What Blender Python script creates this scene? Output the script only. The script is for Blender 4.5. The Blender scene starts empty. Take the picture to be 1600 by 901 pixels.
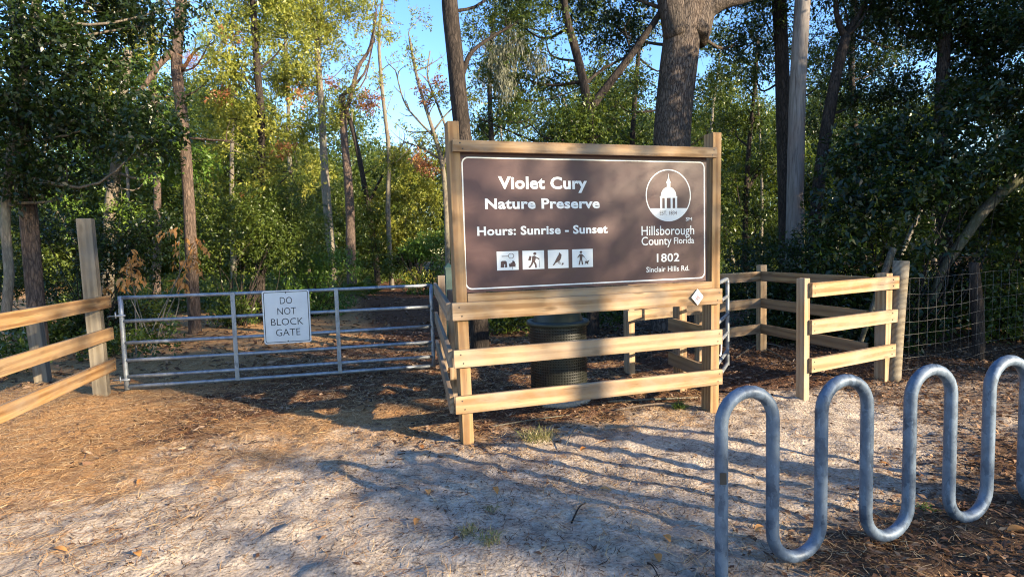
import bpy, bmesh, math
import numpy as np
from mathutils import Matrix, Vector, Quaternion
RAD = math.radians
sc = bpy.context.scene
# ------------------------------------------------------------------ camera
CAM = np.array([-0.8699, -4.4149, 1.5871]); YAW, PITCH, ROLL, FPX = 0.2996, -0.0699, -0.0276, 896.87
_f = np.array([math.sin(YAW)*math.cos(PITCH), math.cos(YAW)*math.cos(PITCH), math.sin(PITCH)])
_r = np.array([math.cos(YAW), -math.sin(YAW), 0.]); _u = np.cross(_r, _f)
CR = _r*math.cos(ROLL) + _u*math.sin(ROLL); CU = -_r*math.sin(ROLL) + _u*math.cos(ROLL); CF = _f
cd = bpy.data.cameras.new('camera'); cam = bpy.data.objects.new('camera', cd); sc.collection.objects.link(cam)
cd.sensor_width = 36; cd.lens = 36*FPX/1600; cd.clip_start = .05; cd.clip_end = 2000
cam.matrix_world = Matrix(((CR[0], CU[0], -CF[0], CAM[0]), (CR[1], CU[1], -CF[1], CAM[1]), (CR[2], CU[2], -CF[2], CAM[2]), (0, 0, 0, 1)))
sc.camera = cam
# ------------------------------------------------------------------ light
SUN_EL = RAD(16.5); SUN_H = np.array([.65, -.76]); SUN_H = SUN_H/np.linalg.norm(SUN_H)
SDIR = np.array([SUN_H[0]*math.cos(SUN_EL), SUN_H[1]*math.cos(SUN_EL), math.sin(SUN_EL)])
world = bpy.data.worlds.new('World'); sc.world = world; world.use_nodes = True
wn = world.node_tree.nodes; wn.clear()
sky = wn.new('ShaderNodeTexSky'); sky.sky_type = 'NISHITA'; sky.sun_disc = False
sky.sun_elevation = SUN_EL; sky.sun_rotation = math.atan2(SUN_H[0], SUN_H[1])
sky.air_density = 1.0; sky.dust_density = .15; sky.ozone_density = 2.2
bgn = wn.new('ShaderNodeBackground'); bgn.inputs[1].default_value = .14
wo = wn.new('ShaderNodeOutputWorld')
hs = wn.new('ShaderNodeHueSaturation'); hs.inputs['Saturation'].default_value = 1.22; hs.inputs['Hue'].default_value = .512
world.node_tree.links.new(sky.outputs[0], hs.inputs['Color']); world.node_tree.links.new(hs.outputs[0], bgn.inputs[0]); world.node_tree.links.new(bgn.outputs[0], wo.inputs[0])
sl = bpy.data.lights.new('sun', 'SUN'); sl.energy = 5.0; sl.angle = RAD(.55); sl.color = (1, .82, .58)
so = bpy.data.objects.new('sun', sl); sc.collection.objects.link(so)
so.rotation_mode = 'QUATERNION'; so.rotation_quaternion = Vector(SDIR).to_track_quat('Z', 'Y'); so.location = (10, -12, 9)
sc.view_settings.view_transform = 'Standard'; sc.view_settings.look = 'None'; sc.view_settings.gamma = 1
sc.view_settings.exposure = 1.8
sc.cycles.use_denoising = True; sc.cycles.filter_width = 1.1
sc.cycles.max_bounces = 4; sc.cycles.diffuse_bounces = 2; sc.cycles.glossy_bounces = 2; sc.cycles.transmission_bounces = 3
sc.cycles.transparent_max_bounces = 4; sc.cycles.sample_clamp_indirect = 6
# ------------------------------------------------------------------ helpers
rng = np.random.default_rng(11)
W = {}
def at(px, py, d):                       # pixel + depth (m along the view) -> world point
    return CAM + d*(CF + CR*(px-800)/FPX - CU*(py-450.5)/FPX)
def ground_at(px, py, z=0.):
    v = CF + CR*(px-800)/FPX - CU*(py-450.5)/FPX
    return CAM + v*(z-CAM[2])/v[2]
def unit(v):
    return v/np.maximum(np.linalg.norm(v, axis=-1, keepdims=True), 1e-9)
def hsh(i, j, k, s):
    n = (i*374761393 + j*668265263 + k*2147483647 + s*1274126177) & 0xffffffff
    n = ((n ^ (n >> 13))*1274126177) & 0xffffffff
    return ((n ^ (n >> 16)) & 0xffff)/65535.
def noise(p, s=0):                       # value noise on (N,3) or (N,2)
    p = np.asarray(p, float)
    if p.shape[-1] == 2: p = np.concatenate([p, np.zeros(p.shape[:-1]+(1,))], -1)
    i = np.floor(p).astype(np.int64); f = p-i; f = f*f*(3-2*f); o = 0
    for a in (0, 1):
        for b in (0, 1):
            for c in (0, 1):
                w = (f[..., 0] if a else 1-f[..., 0])*(f[..., 1] if b else 1-f[..., 1])*(f[..., 2] if c else 1-f[..., 2])
                o = o + w*hsh(i[..., 0]+a, i[..., 1]+b, i[..., 2]+c, s)
    return o
def sstep(a, b, x):
    t = np.clip((x-a)/(b-a), 0, 1); return t*t*(3-2*t)
def link(o, parent=None, mw=None):
    sc.collection.objects.link(o)
    mw = mw if mw is not None else Matrix.Identity(4); W[o] = mw
    if parent is not None:
        o.parent = parent; o.matrix_basis = W[parent].inverted() @ mw
    else: o.matrix_basis = mw
    return o
def tag(o, label, cat=None, group=None, kind=None):
    if label: o['label'] = label
    if cat: o['category'] = cat
    if group: o['group'] = group
    if kind: o['kind'] = kind
    return o
def thing(name, loc, label, cat, group=None):
    o = bpy.data.objects.new(name, None); o.empty_display_size = .1
    link(o, None, Matrix.Translation(Vector(loc))); return tag(o, label, cat, group)
def setmat(me, mat):
    if mat is not None: me.materials.append(mat)
def mesh(name, v, f, mat, parent=None, smooth=False, mw=None, attrs=None, base=None):
    """v world coordinates; stored relative to base / parent"""
    v = np.asarray(v, float); me = bpy.data.meshes.new(name)
    if mw is None:
        b = np.array(base) if base is not None else (np.array(W[parent].translation) if parent is not None else np.zeros(3))
        mw = Matrix.Translation(Vector(b)); v = v-b
    if isinstance(f, np.ndarray):
        n, k = f.shape
        me.vertices.add(len(v)); me.vertices.foreach_set('co', v.astype(np.float32).ravel())
        me.loops.add(n*k); me.loops.foreach_set('vertex_index', f.astype(np.int32).ravel())
        me.polygons.add(n); me.polygons.foreach_set('loop_start', np.arange(0, n*k, k, dtype=np.int32))
        me.polygons.foreach_set('loop_total', np.full(n, k, np.int32))
        me.update(calc_edges=True)
    else:
        me.from_pydata([tuple(x) for x in v], [], f); me.update()
    if attrs:
        for k, a in attrs.items():
            at_ = me.attributes.new(k, 'FLOAT', 'POINT'); at_.data.foreach_set('value', np.asarray(a, np.float32))
    if smooth: me.polygons.foreach_set('use_smooth', np.ones(len(me.polygons), bool))
    setmat(me, mat)
    return link(bpy.data.objects.new(name, me), parent, mw)
def inst(name, me, parent, mw): return link(bpy.data.objects.new(name, me), parent, mw)
def tube_arrays(path, rad, seg=8, cap=True, wob=0, seed=0):
    P = np.asarray(path, float); n = len(P); rad = np.broadcast_to(np.asarray(rad, float), (n,))
    T = unit(np.gradient(P, axis=0)); ref = np.array([0, 0, 1.]) if abs(T[0][2]) < .9 else np.array([1., 0, 0])
    N = unit(np.cross(T[0], ref)); V = []
    a = np.arange(seg)*2*math.pi/seg
    for i in range(n):
        N = N - T[i]*np.dot(N, T[i]); N = N/np.linalg.norm(N); B = np.cross(T[i], N)
        ring = np.outer(np.cos(a), N)+np.outer(np.sin(a), B)
        r = rad[i]
        if wob: r = r*(1+wob*(noise(ring*2.2+P[i]*np.array([3., 3, 1.3]), seed)-.5))[:, None]
        V.append(P[i]+ring*r)
    V = np.concatenate(V); F = []
    for i in range(n-1):
        for j in range(seg):
            k = (j+1) % seg; F.append((i*seg+j, i*seg+k, (i+1)*seg+k, (i+1)*seg+j))
    if cap: F.append(tuple(range(seg))[::-1]); F.append(tuple((n-1)*seg+j for j in range(seg)))
    return V, F
def tube(name, path, rad, mat, parent, seg=10, wob=0, **k):
    v, f = tube_arrays(path, rad, seg, True, wob); return mesh(name, v, f, mat, parent, True, **k)
class MB:
    def __init__(s): s.v = []; s.f = []; s.n = 0
    def add(s, v, f):
        s.v.append(np.asarray(v, float)); s.f += [tuple(i+s.n for i in q) for q in f]; s.n += len(v)
    def tube(s, path, rad, seg=6, cap=True): s.add(*tube_arrays(path, rad, seg, cap))
    def build(s, name, mat, parent=None, smooth=True, **k):
        return mesh(name, np.concatenate(s.v), s.f, mat, parent, smooth, **k)
def spline(pts, n):
    P = np.asarray(pts, float)
    if len(P) < 3: return np.array([P[0]+(P[-1]-P[0])*t for t in np.linspace(0, 1, n)])
    Q = np.concatenate([[2*P[0]-P[1]], P, [2*P[-1]-P[-2]]]); out = []
    for t in np.linspace(0, len(P)-1-1e-6, n):
        i = int(t); u = t-i; a, b, c, d = Q[i:i+4]
        out.append(.5*((2*b)+(-a+c)*u+(2*a-5*b+4*c-d)*u*u+(-a+3*b-3*c+d)*u**3))
    return np.array(out)
def box_mesh(name, sx, sy, sz, bev, mat, warp=0):
    bm = bmesh.new(); bmesh.ops.create_cube(bm, size=1)
    for v in bm.verts: v.co = Vector((v.co.x*sx, v.co.y*sy, v.co.z*sz))
    if bev: bmesh.ops.bevel(bm, geom=bm.edges[:], offset=bev, segments=2, affect='EDGES', profile=.6)
    me = bpy.data.meshes.new(name); bm.to_mesh(me); bm.free(); setmat(me, mat); return me
def frame(p0, p1, up=(0, 0, 1)):
    p0 = Vector(p0); p1 = Vector(p1); x = (p1-p0).normalized(); u = Vector(up)
    y = u.cross(x).normalized(); z = x.cross(y)
    m = Matrix((x, y, z)).transposed().to_4x4(); m.translation = (p0+p1)/2; return m
def board(name, p0, p1, h, t, mat, parent, up=(0, 0, 1), bev=.004):
    L = (Vector(p1)-Vector(p0)).length
    return inst(name, box_mesh(name, L, t, h, bev, mat), parent, frame(p0, p1, up))
def screws(rail, pts, nrm):                 # small screw heads, sub-parts of a rail
    for q in pts:
        m = Vector(nrm).to_track_quat('Z', 'Y').to_matrix().to_4x4(); m.translation = Vector(q)
        inst('screw', SCREW, rail, m)
# ------------------------------------------------------------------ materials
class N:
    def __init__(s, name):
        s.m = bpy.data.materials.new(name); s.m.use_nodes = True; s.t = s.m.node_tree; s.t.nodes.clear()
    def n(s, ty, **k):
        o = s.t.nodes.new('ShaderNode'+ty)
        for a, v in k.items():
            if a.startswith('i_'):
                key = a[2:]; key = int(key) if key.isdigit() else key.replace('_', ' ')
                s.set(o.inputs[key], v)
            else: setattr(o, a, v)
        return o
    def set(s, inp, v):
        if isinstance(v, bpy.types.NodeSocket): s.t.links.new(v, inp)
        else: inp.default_value = (tuple(v)+(1,)) if isinstance(v, tuple) and len(v) == 3 and inp.type == 'RGBA' else v
    def ramp(s, fac, stops, interp='LINEAR'):
        o = s.n('ValToRGB'); o.color_ramp.interpolation = interp; s.set(o.inputs[0], fac)
        e = o.color_ramp.elements
        while len(e) < len(stops): e.new(.5)
        for i, (p, c) in enumerate(stops): e[i].position = p; e[i].color = tuple(c)+(1,) if len(c) == 3 else c
        return o.outputs[0]
    def mix(s, fac, a, b, bt='MIX'):
        o = s.n('Mix', data_type='RGBA', blend_type=bt); s.set(o.inputs[0], fac); s.set(o.inputs[6], a); s.set(o.inputs[7], b); return o.outputs[2]
    def math(s, op, a, b=0., c=None):
        o = s.n('Math', operation=op); s.set(o.inputs[0], a); s.set(o.inputs[1], b)
        if c is not None: s.set(o.inputs[2], c)
        return o.outputs[0]
    def coords(s, scale=(1, 1, 1), kind='Object', rand=False):
        t = s.n('TexCoord').outputs[kind] if kind != 'Position' else s.n('NewGeometry').outputs['Position']
        mp = s.n('Mapping'); s.set(mp.inputs[0], t); mp.inputs[3].default_value = scale
        if rand:
            r = s.n('ObjectInfo').outputs['Random']; c = s.n('CombineXYZ')
            s.set(c.inputs[0], s.math('MULTIPLY', r, 37.)); s.set(c.inputs[1], s.math('MULTIPLY', r, 91.)); s.set(c.inputs[2], s.math('MULTIPLY', r, 53.))
            s.set(mp.inputs[1], c.outputs[0])
        return mp.outputs[0]
    def noise(s, vec, scale, detail=4, rough=.55, dist=0):
        return s.n('TexNoise', i_Vector=vec, i_Scale=scale, i_Detail=detail, i_Roughness=rough, i_Distortion=dist).outputs[0]
    def bump(s, h, strength, dist, normal=None):
        o = s.n('Bump', i_Strength=strength, i_Distance=dist, i_Height=h)
        if normal is not None: s.set(o.inputs['Normal'], normal)
        return o.outputs[0]
    def out(s, col, rough=.6, metal=0., spec=.5, normal=None, **k):
        b = s.n('BsdfPrincipled'); s.set(b.inputs['Base Color'], col); s.set(b.inputs['Roughness'], rough); s.set(b.inputs['Metallic'], metal)
        s.set(b.inputs['Specular IOR Level'], spec)
        if normal is not None: s.set(b.inputs['Normal'], normal)
        o = s.n('OutputMaterial'); s.t.links.new(b.outputs[0], o.inputs[0]); s.b = b; s.o = o; return s.m
def wood(name, light, dark, grey, gamt, rough=.75):
    n = N(name); c = n.coords((1.2, 16, 16), rand=True)
    g1 = n.noise(c, 1.6, 5, .6, .6); c2 = n.coords((.5, 7, 7), rand=True)
    wv = n.n('TexWave', wave_type='RINGS', rings_direction='X', i_Vector=c2, i_Scale=1.1, i_Distortion=5., i_Detail=3., i_Detail_Scale=.9).outputs['Fac']
    col = n.ramp(wv, [(.0, light), (.42, tuple(a*.9 for a in light)), (.74, dark), (1., tuple(a*.75 for a in dark))])
    col = n.mix(n.ramp(g1, [(.36, (0, 0, 0)), (.66, (.85, .85, .85))]), col, dark)
    c3 = n.coords((1.3, 2.4, 2.4), rand=True)
    gr = n.ramp(n.noise(c3, 1.8, 4, .65), [(.42, (0, 0, 0)), (.75, (gamt,)*3)])
    col = n.mix(gr, col, grey)
    c4 = n.coords((2.4, 7, 7), rand=True)
    vd = n.n('TexVoronoi', i_Vector=c4, i_Scale=1.0).outputs['Distance']
    col = n.mix(n.ramp(vd, [(.0, (1, 1, 1)), (.10, (.6, .6, .6)), (.17, (0, 0, 0))]), col, tuple(a*.42 for a in dark))
    c5 = n.coords((1.5, 60, 60), rand=True)
    ck = n.ramp(n.noise(c5, 1.2, 2), [(.66, (0, 0, 0)), (.72, (.55, .55, .55))])
    col = n.mix(ck, col, tuple(a*.3 for a in dark))
    r = n.n('ObjectInfo').outputs['Random']
    col = n.mix(n.math('MULTIPLY', r, .36), col, tuple(a*.5+.5*b for a, b in zip(light, grey)))
    h = n.math('SUBTRACT', n.math('ADD', wv, n.math('MULTIPLY', g1, .8)), n.math('MULTIPLY', ck, .8))
    return n.out(col, rough, 0, .25, n.bump(h, .5, .004))
M = {}
M['wood'] = wood('wood_pine', (.38, .258, .135), (.215, .12, .05), (.27, .235, .19), .75)
M['woodwarm'] = wood('wood_treated', (.33, .205, .088), (.175, .088, .032), (.21, .17, .125), .6)
M['woodgrey'] = wood('wood_weathered', (.22, .18, .12), (.12, .09, .055), (.165, .155, .135), .85)
M['woodside'] = wood('wood_side', (.31, .22, .13), (.19, .12, .062), (.20, .185, .17), .85)
def m_bark(name, a, b, ridge, scl=1., lich=None, bump=.02):
    n = N(name); p0 = n.coords((5*scl, 5*scl, 1.0*scl)); w = n.n('TexNoise', i_Vector=p0, i_Scale=1.7, i_Detail=4., i_Roughness=.6).outputs['Color']
    vm = n.n('VectorMath', operation='MULTIPLY_ADD'); n.set(vm.inputs[0], w); vm.inputs[1].default_value = (.9, .9, .9); n.set(vm.inputs[2], p0); p = vm.outputs[0]
    v = n.n('TexVoronoi', feature='DISTANCE_TO_EDGE', i_Vector=p, i_Scale=2.9)
    n1 = n.noise(p, 2.6, 7, .7, .6)
    h = n.math('ADD', n.math('MULTIPLY', n.ramp(v.outputs[0], [(0, (0, 0, 0)), (.22, (1, 1, 1))]), ridge*.32), n.math('MULTIPLY', n1, .85))
    col = n.ramp(h, [(.26, tuple(x*.35 for x in a)), (.5, a), (.85, b)])
    pp = n.coords((1, 1, .6)); big = n.noise(pp, 2.6, 4)
    col = n.mix(n.ramp(big, [(.4, (0, 0, 0)), (.7, (.6, .6, .6))]), col, lich if lich else tuple(x*.6 for x in a))
    return n.out(col, .9, 0, .15, n.bump(h, .9, bump))
M['bark_oak'] = m_bark('bark_oak', (.062, .047, .038), (.165, .13, .105), 1.7, 1.9, (.07, .062, .052), .05)
M['bark_dark'] = m_bark('bark_dark', (.026, .021, .018), (.07, .055, .044), .9, 1.8)
M['bark_pine'] = m_bark('bark_pine', (.075, .053, .041), (.185, .13, .098), .9, 1.6, (.08, .062, .05), .035)
M['bark_pale'] = m_bark('bark_pale', (.14, .115, .088), (.30, .25, .19), .5, 1.8, (.15, .155, .11))
M['bark_lichen'] = m_bark('bark_lichen', (.075, .062, .05), (.28, .265, .22), .4, 2.6, (.11, .13, .05))
M['twig'] = m_bark('twig_bark', (.17, .13, .10), (.34, .28, .22), .2, 3)
def m_leaf(name, cols, trans, rough=.42, tmix=.35, spec=.5):
    n = N(name); a = n.n('Attribute', attribute_name='rnd').outputs['Fac']
    col = n.ramp(a, [(i/(len(cols)-1), c) for i, c in enumerate(cols)])
    n.out(col, rough, 0, spec)
    t = n.n('BsdfTranslucent'); n.set(t.inputs[0], n.mix(.5, col, trans))
    mx = n.n('MixShader'); mx.inputs[0].default_value = tmix
    n.t.links.new(n.b.outputs[0], mx.inputs[1]); n.t.links.new(t.outputs[0], mx.inputs[2]); n.t.links.new(mx.outputs[0], n.o.inputs[0]); return n.m
M['leaf_dark'] = m_leaf('leaf_dark', [(.005, .010, .003), (.010, .020, .005), (.020, .037, .007), (.046, .070, .014)], (.10, .18, .02), .34, .22, .4)  # dark oak green, lowered further to put the shaded crowns' darkness into the colour
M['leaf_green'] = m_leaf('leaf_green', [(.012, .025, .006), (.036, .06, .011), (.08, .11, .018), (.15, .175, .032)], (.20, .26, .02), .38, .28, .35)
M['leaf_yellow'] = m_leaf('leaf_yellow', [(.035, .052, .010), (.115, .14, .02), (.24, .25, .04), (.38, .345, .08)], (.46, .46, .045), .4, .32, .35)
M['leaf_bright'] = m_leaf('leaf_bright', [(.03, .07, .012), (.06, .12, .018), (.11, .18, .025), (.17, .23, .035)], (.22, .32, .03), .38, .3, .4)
M['leaf_brown'] = m_leaf('leaf_brown', [(.14, .055, .025), (.24, .095, .035), (.36, .16, .06), (.42, .2, .10)], (.5, .2, .06), .6)
M['leaf_orange'] = m_leaf('leaf_orange', [(.30, .12, .03), (.42, .18, .045), (.55, .26, .07), (.6, .33, .12)], (.7, .3, .08), .55)
M['needle'] = m_leaf('needle_green', [(.06, .10, .02), (.11, .17, .03), (.18, .24, .04), (.24, .30, .06)], (.3, .4, .06), .5)
M['moss'] = m_leaf('moss_grey', [(.10, .11, .08), (.15, .16, .115), (.20, .21, .15), (.24, .24, .18)], (.3, .3, .2), .9, .25, .1)
M['grass'] = m_leaf('grass_blade', [(.10, .13, .03), (.18, .18, .06), (.30, .25, .11), (.36, .30, .16)], (.35, .35, .1), .6)
M['litter'] = m_leaf('litter_leaf', [(.045, .024, .014), (.11, .055, .028), (.21, .115, .058), (.34, .21, .115)], (.3, .15, .06), .65, .12, .3)
M['straw'] = m_leaf('straw_needle', [(.17, .075, .03), (.40, .21, .08), (.60, .37, .16), (.74, .54, .29)], (.4, .2, .08), .55, .1, .3)
M['chip'] = m_leaf('dark_chip', [(.022, .013, .009), (.06, .032, .019), (.14, .078, .045), (.32, .23, .155)], (.2, .1, .06), .8, .05, .2)
def m_galv(name, a, b, metal, rough, sc_=26):
    n = N(name); p = n.coords((1, 1, 1), 'Position')
    dz_ = n.n('VectorMath', operation='MULTIPLY_ADD'); n.set(dz_.inputs[0], n.n('TexNoise', i_Vector=p, i_Scale=40., i_Detail=3.).outputs['Color']); dz_.inputs[1].default_value = (.03, .03, .03); n.set(dz_.inputs[2], n.coords((1, 1, .4), 'Position'))
    v = n.n('TexVoronoi', i_Vector=dz_.outputs[0], i_Scale=sc_).outputs['Color']
    g = n.n('RGBToBW', i_Color=v).outputs[0]; n1 = n.noise(p, 9, 5, .7)
    f = n.math('ADD', n.math('MULTIPLY', g, .36), n.math('MULTIPLY', n1, .8))
    col = n.ramp(f, [(.3, a), (.55, tuple((x+y)/2 for x, y in zip(a, b))), (.85, b)])
    st = n.ramp(n.noise(n.coords((9, 9, 2.5), 'Position'), 5, 4, .7), [(.60, (0, 0, 0)), (.70, (.5, .5, .5))])
    col = n.mix(st, col, tuple(min(1, x*1.35) for x in b))
    rg = n.ramp(n1, [(.3, (rough-.1,)*3), (.7, (rough+.12,)*3)])
    return n.out(col, rg, metal, .5, n.bump(n1, .12, .002))
M['galv'] = m_galv('galvanised_tube', (.12, .14, .165), (.33, .36, .39), .5, .45)
M['wire'] = m_galv('wire_dull', (.045, .045, .045), (.13, .13, .125), .4, .6)
M['rack'] = m_galv('galvanised_pipe', (.020, .036, .064), (.14, .19, .255), .22, .52, 34)
def flat(name, c, rough=.5, metal=0., spec=.5, var=.12, scl=6., bump=0.):
    n = N(name); p = n.coords((1, 1, 1)); f = n.noise(p, scl, 5, .6)
    col = n.mix(n.ramp(f, [(.3, (0, 0, 0)), (.75, (1, 1, 1))]), tuple(x*(1-var) for x in c), tuple(min(1, x*(1+var)) for x in c))
    return n.out(col, n.ramp(f, [(.3, (max(rough-.06, 0),)*3), (.7, (min(rough+.1, 1),)*3)]), metal, spec, n.bump(f, .3, bump) if bump else None)
M['sign_brown'] = None
n = N('sign_brown'); f = n.noise(n.coords((1, 1, 1.6)), 2.6, 6, .62, 1.2)
col = n.ramp(f, [(.25, (.066, .032, .0315)), (.55, (.080, .0405, .039)), (.8, (.108, .06, .053))])
sc2 = n.ramp(n.noise(n.coords((1.2, 1, 30)), 2., 3), [(.70, (0, 0, 0)), (.78, (.22, .22, .22))])
M['sign_brown'] = n.out(n.mix(sc2, col, (.3, .24, .2)), n.ramp(f, [(.3, (.34,)*3), (.75, (.55,)*3)]), 0, .3)
M['print_white'] = flat('print_white', (.66, .68, .66), .4, 0, .5, .05)
M['print_brown'] = flat('print_brown', (.07, .035, .03), .5)
M['print_black'] = flat('print_black', (.03, .03, .032), .5, 0, .4)
M['sheet_white'] = flat('sheet_white', (.62, .645, .63), .38, 0, .5, .06, 9)
M['metal_dark'] = flat('metal_dark', (.06, .058, .055), .5, .7)
M['plastic_dark'] = flat('plastic_dark', (.012, .0135, .010), .38, 0, .5, .25, 12)
M['stain'] = flat('stain', (.1, .08, .06), .9)
M['liner'] = flat('liner_black', (.008, .008, .008), .8, 0, .2)
M['lid'] = flat('lid_green_black', (.022, .034, .03), .45, 0, .5, .25, 8)
M['concrete'] = flat('concrete_rough', (.24, .23, .21), .9, 0, .2, .35, 40, .006)
M['green_paint'] = flat('green_paint', (.02, .05, .045), .5)
M['red_paint'] = flat('red_paint', (.5, .03, .03), .5)
M['tag_pink'] = flat('tag_pink', (.45, .12, .14), .5)
M['rope'] = flat('rope_white', (.7, .68, .64), .8)
# weathered pole
n = N('pole_wood'); p = n.coords((14, 14, .7)); f1 = n.noise(p, 1.5, 6, .65, .4); f2 = n.noise(n.coords((1, 1, .5)), 2., 3)
col = n.ramp(f1, [(.3, (.06, .05, .045)), (.5, (.165, .15, .135)), (.75, (.26, .24, .22))])
col = n.mix(n.ramp(f2, [(.45, (0, 0, 0)), (.75, (.6, .6, .6))]), col, (.15, .10, .085))
M['pole'] = n.out(col, .9, 0, .15, n.bump(f1, .8, .012))
SCREW = None
bm = bmesh.new(); bmesh.ops.create_cone(bm, cap_ends=True, segments=8, radius1=.0075, radius2=.005, depth=.004)
SCREW = bpy.data.meshes.new('screw'); bm.to_mesh(SCREW); bm.free(); setmat(SCREW, M['metal_dark'])
# ------------------------------------------------------------------ ground
def gz(x, y):
    p = np.stack([x, y], -1); near = np.exp(-((x-1)**2+(y+0.5)**2)/60.)
    h = .045*(noise(p*.7, 1)-.5)+near*(.034*(noise(p*3.1, 2)-.5)+.034*(noise(p*7.7, 3)-.5)+.020*(noise(p*14, 4)-.5))
    h = h+.06*np.exp(-(((x+3.75)/.28)**2+((y-2.9)/.5)**2))           # straw heaped against the rails
    far = sstep(12, 40, np.hypot(x, y)); return h+far*.5*(noise(p*.06, 6)-.5)
def m_straw(x, y):
    p = np.stack([x, y], -1); nz = (noise(p*1.1, 21)-.5)*1.7+(noise(p*3.5, 22)-.5)*.8
    yb = np.where(x < 0, .42+.14*np.clip(x, -4, 0), .42+.25*np.clip(x, 0, 3))
    return sstep(-1.0, .85, y-yb+nz*.95)*(1-.55*sstep(2.4, 3.0, x)*(1-sstep(2.4, 3.2, y)))
def m_mulch(x, y):
    p = np.stack([x, y], -1); nz = (noise(p*.9, 23)-.5)+(noise(p*4, 24)-.5)*.6
    a = sstep(.5, 2.6, y+nz)*sstep(-3.3, -1.3, x+nz)*(1-.9*sstep(4., 7., y+nz*3))
    b = sstep(-.2, .7, y+nz*.7)*sstep(-.9, .3, x)
    return np.clip(np.maximum(a, b*.85), 0, 1)
def m_litter(x, y):
    p = np.stack([x, y], -1); nz = (noise(p*1.3, 25)-.5)*1.1
    a = sstep(-.5, .6, -1.75-y+.25*(x-1.6)+nz*.8)*sstep(.7, 1.7, x+nz*.3)
    b = sstep(4.9, 5.6, x+nz*.4)*sstep(-.9, .2, y+nz)
    c = sstep(2.0, 3.0, y+nz)*sstep(2., 3., x)
    d = sstep(3.6, 4.4, x+nz)*sstep(-1.6, -.6, y+nz)*.6
    return np.clip(np.maximum.reduce([a, b, c, d]), 0, 1)
def axis(a, b, step, far, g=1.18):
    c = list(np.arange(a, b, step)); s = step; x = a; lo = []
    while x > -far: s *= g; x -= s; lo.append(x)
    s = step; x = c[-1]; hi = []
    while x < far: s *= g; x += s; hi.append(x)
    return np.array(lo[::-1]+c+hi)
gx = axis(-5.0, 6.6, .034, 260); gy = axis(-3.6, 4.2, .034, 260)
X, Y = np.meshgrid(gx, gy); Xf, Yf = X.ravel(), Y.ravel()
idx = np.arange(X.size).reshape(X.shape)
F = np.stack([idx[:-1, :-1], idx[:-1, 1:], idx[1:, 1:], idx[1:, :-1]], -1).reshape(-1, 4)
n = N('ground'); A = lambda k: n.n('Attribute', attribute_name=k).outputs['Fac']
P1 = n.coords((1, 1, 1), 'Position'); fine = n.noise(P1, 55, 6, .7); mid = n.noise(P1, 9, 5, .65); vor = n.n('TexVoronoi', i_Vector=P1, i_Scale=42).outputs['Distance']
sand = n.ramp(n.math('ADD', n.math('MULTIPLY', fine, .6), n.math('MULTIPLY', mid, .4)), [(.34, (.12, .09, .064)), (.46, (.48, .392, .298)), (.64, (.74, .63, .50))])
PN = n.coords((1.3, .8, 1), 'Position'); st = n.n('TexNoise', i_Vector=PN, i_Scale=40, i_Detail=6, i_Roughness=.75, i_Distortion=2.5).outputs[0]
straw = n.ramp(st, [(.28, (.10, .052, .024)), (.5, (.40, .225, .10)), (.75, (.68, .46, .23))])
mul = n.ramp(n.math('ADD', n.math('MULTIPLY', fine, .7), n.math('MULTIPLY', st, .3)), [(.35, (.035, .017, .010)), (.55, (.14, .066, .036)), (.75, (.31, .18, .11))])
lit = n.ramp(st, [(.3, (.035, .022, .014)), (.55, (.14, .085, .05)), (.75, (.30, .21, .14))])
brk = n.math('MULTIPLY', n.math('SUBTRACT', n.noise(P1, 16, 5, .75), .5), 1.5)
def br(k): return n.ramp(n.math('ADD', A(k), n.math('MULTIPLY', brk, .9)), [(.25, (0, 0, 0)), (.8, (1, 1, 1))])
dirt = n.ramp(n.math('ADD', n.math('MULTIPLY', n.noise(P1, 1.3, 5, .65), .6), n.math('MULTIPLY', n.noise(P1, 7, 4, .7), .4)), [(.45, (0, 0, 0)), (.62, (.62, .62, .62))])
sand = n.mix(dirt, sand, n.ramp(fine, [(.3, (.10, .07, .05)), (.7, (.34, .255, .19))]))
col = n.mix(br('straw'), sand, straw); col = n.mix(br('mulch'), col, mul); col = n.mix(br('litter'), col, lit)
hh = n.math('ADD', fine, n.math('MULTIPLY', n.math('ADD', st, vor), .5))
gm = n.out(col, .95, 0, .1, n.bump(hh, 1., .026))
g = mesh('ground', np.stack([Xf, Yf, gz(Xf, Yf)], -1), F, gm, None, True, attrs={'straw': m_straw(Xf, Yf), 'mulch': m_mulch(Xf, Yf), 'litter': m_litter(Xf, Yf)})
g['kind'] = 'structure'
GZ = lambda x, y: float(gz(np.array([x]), np.array([y]))[0])
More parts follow.
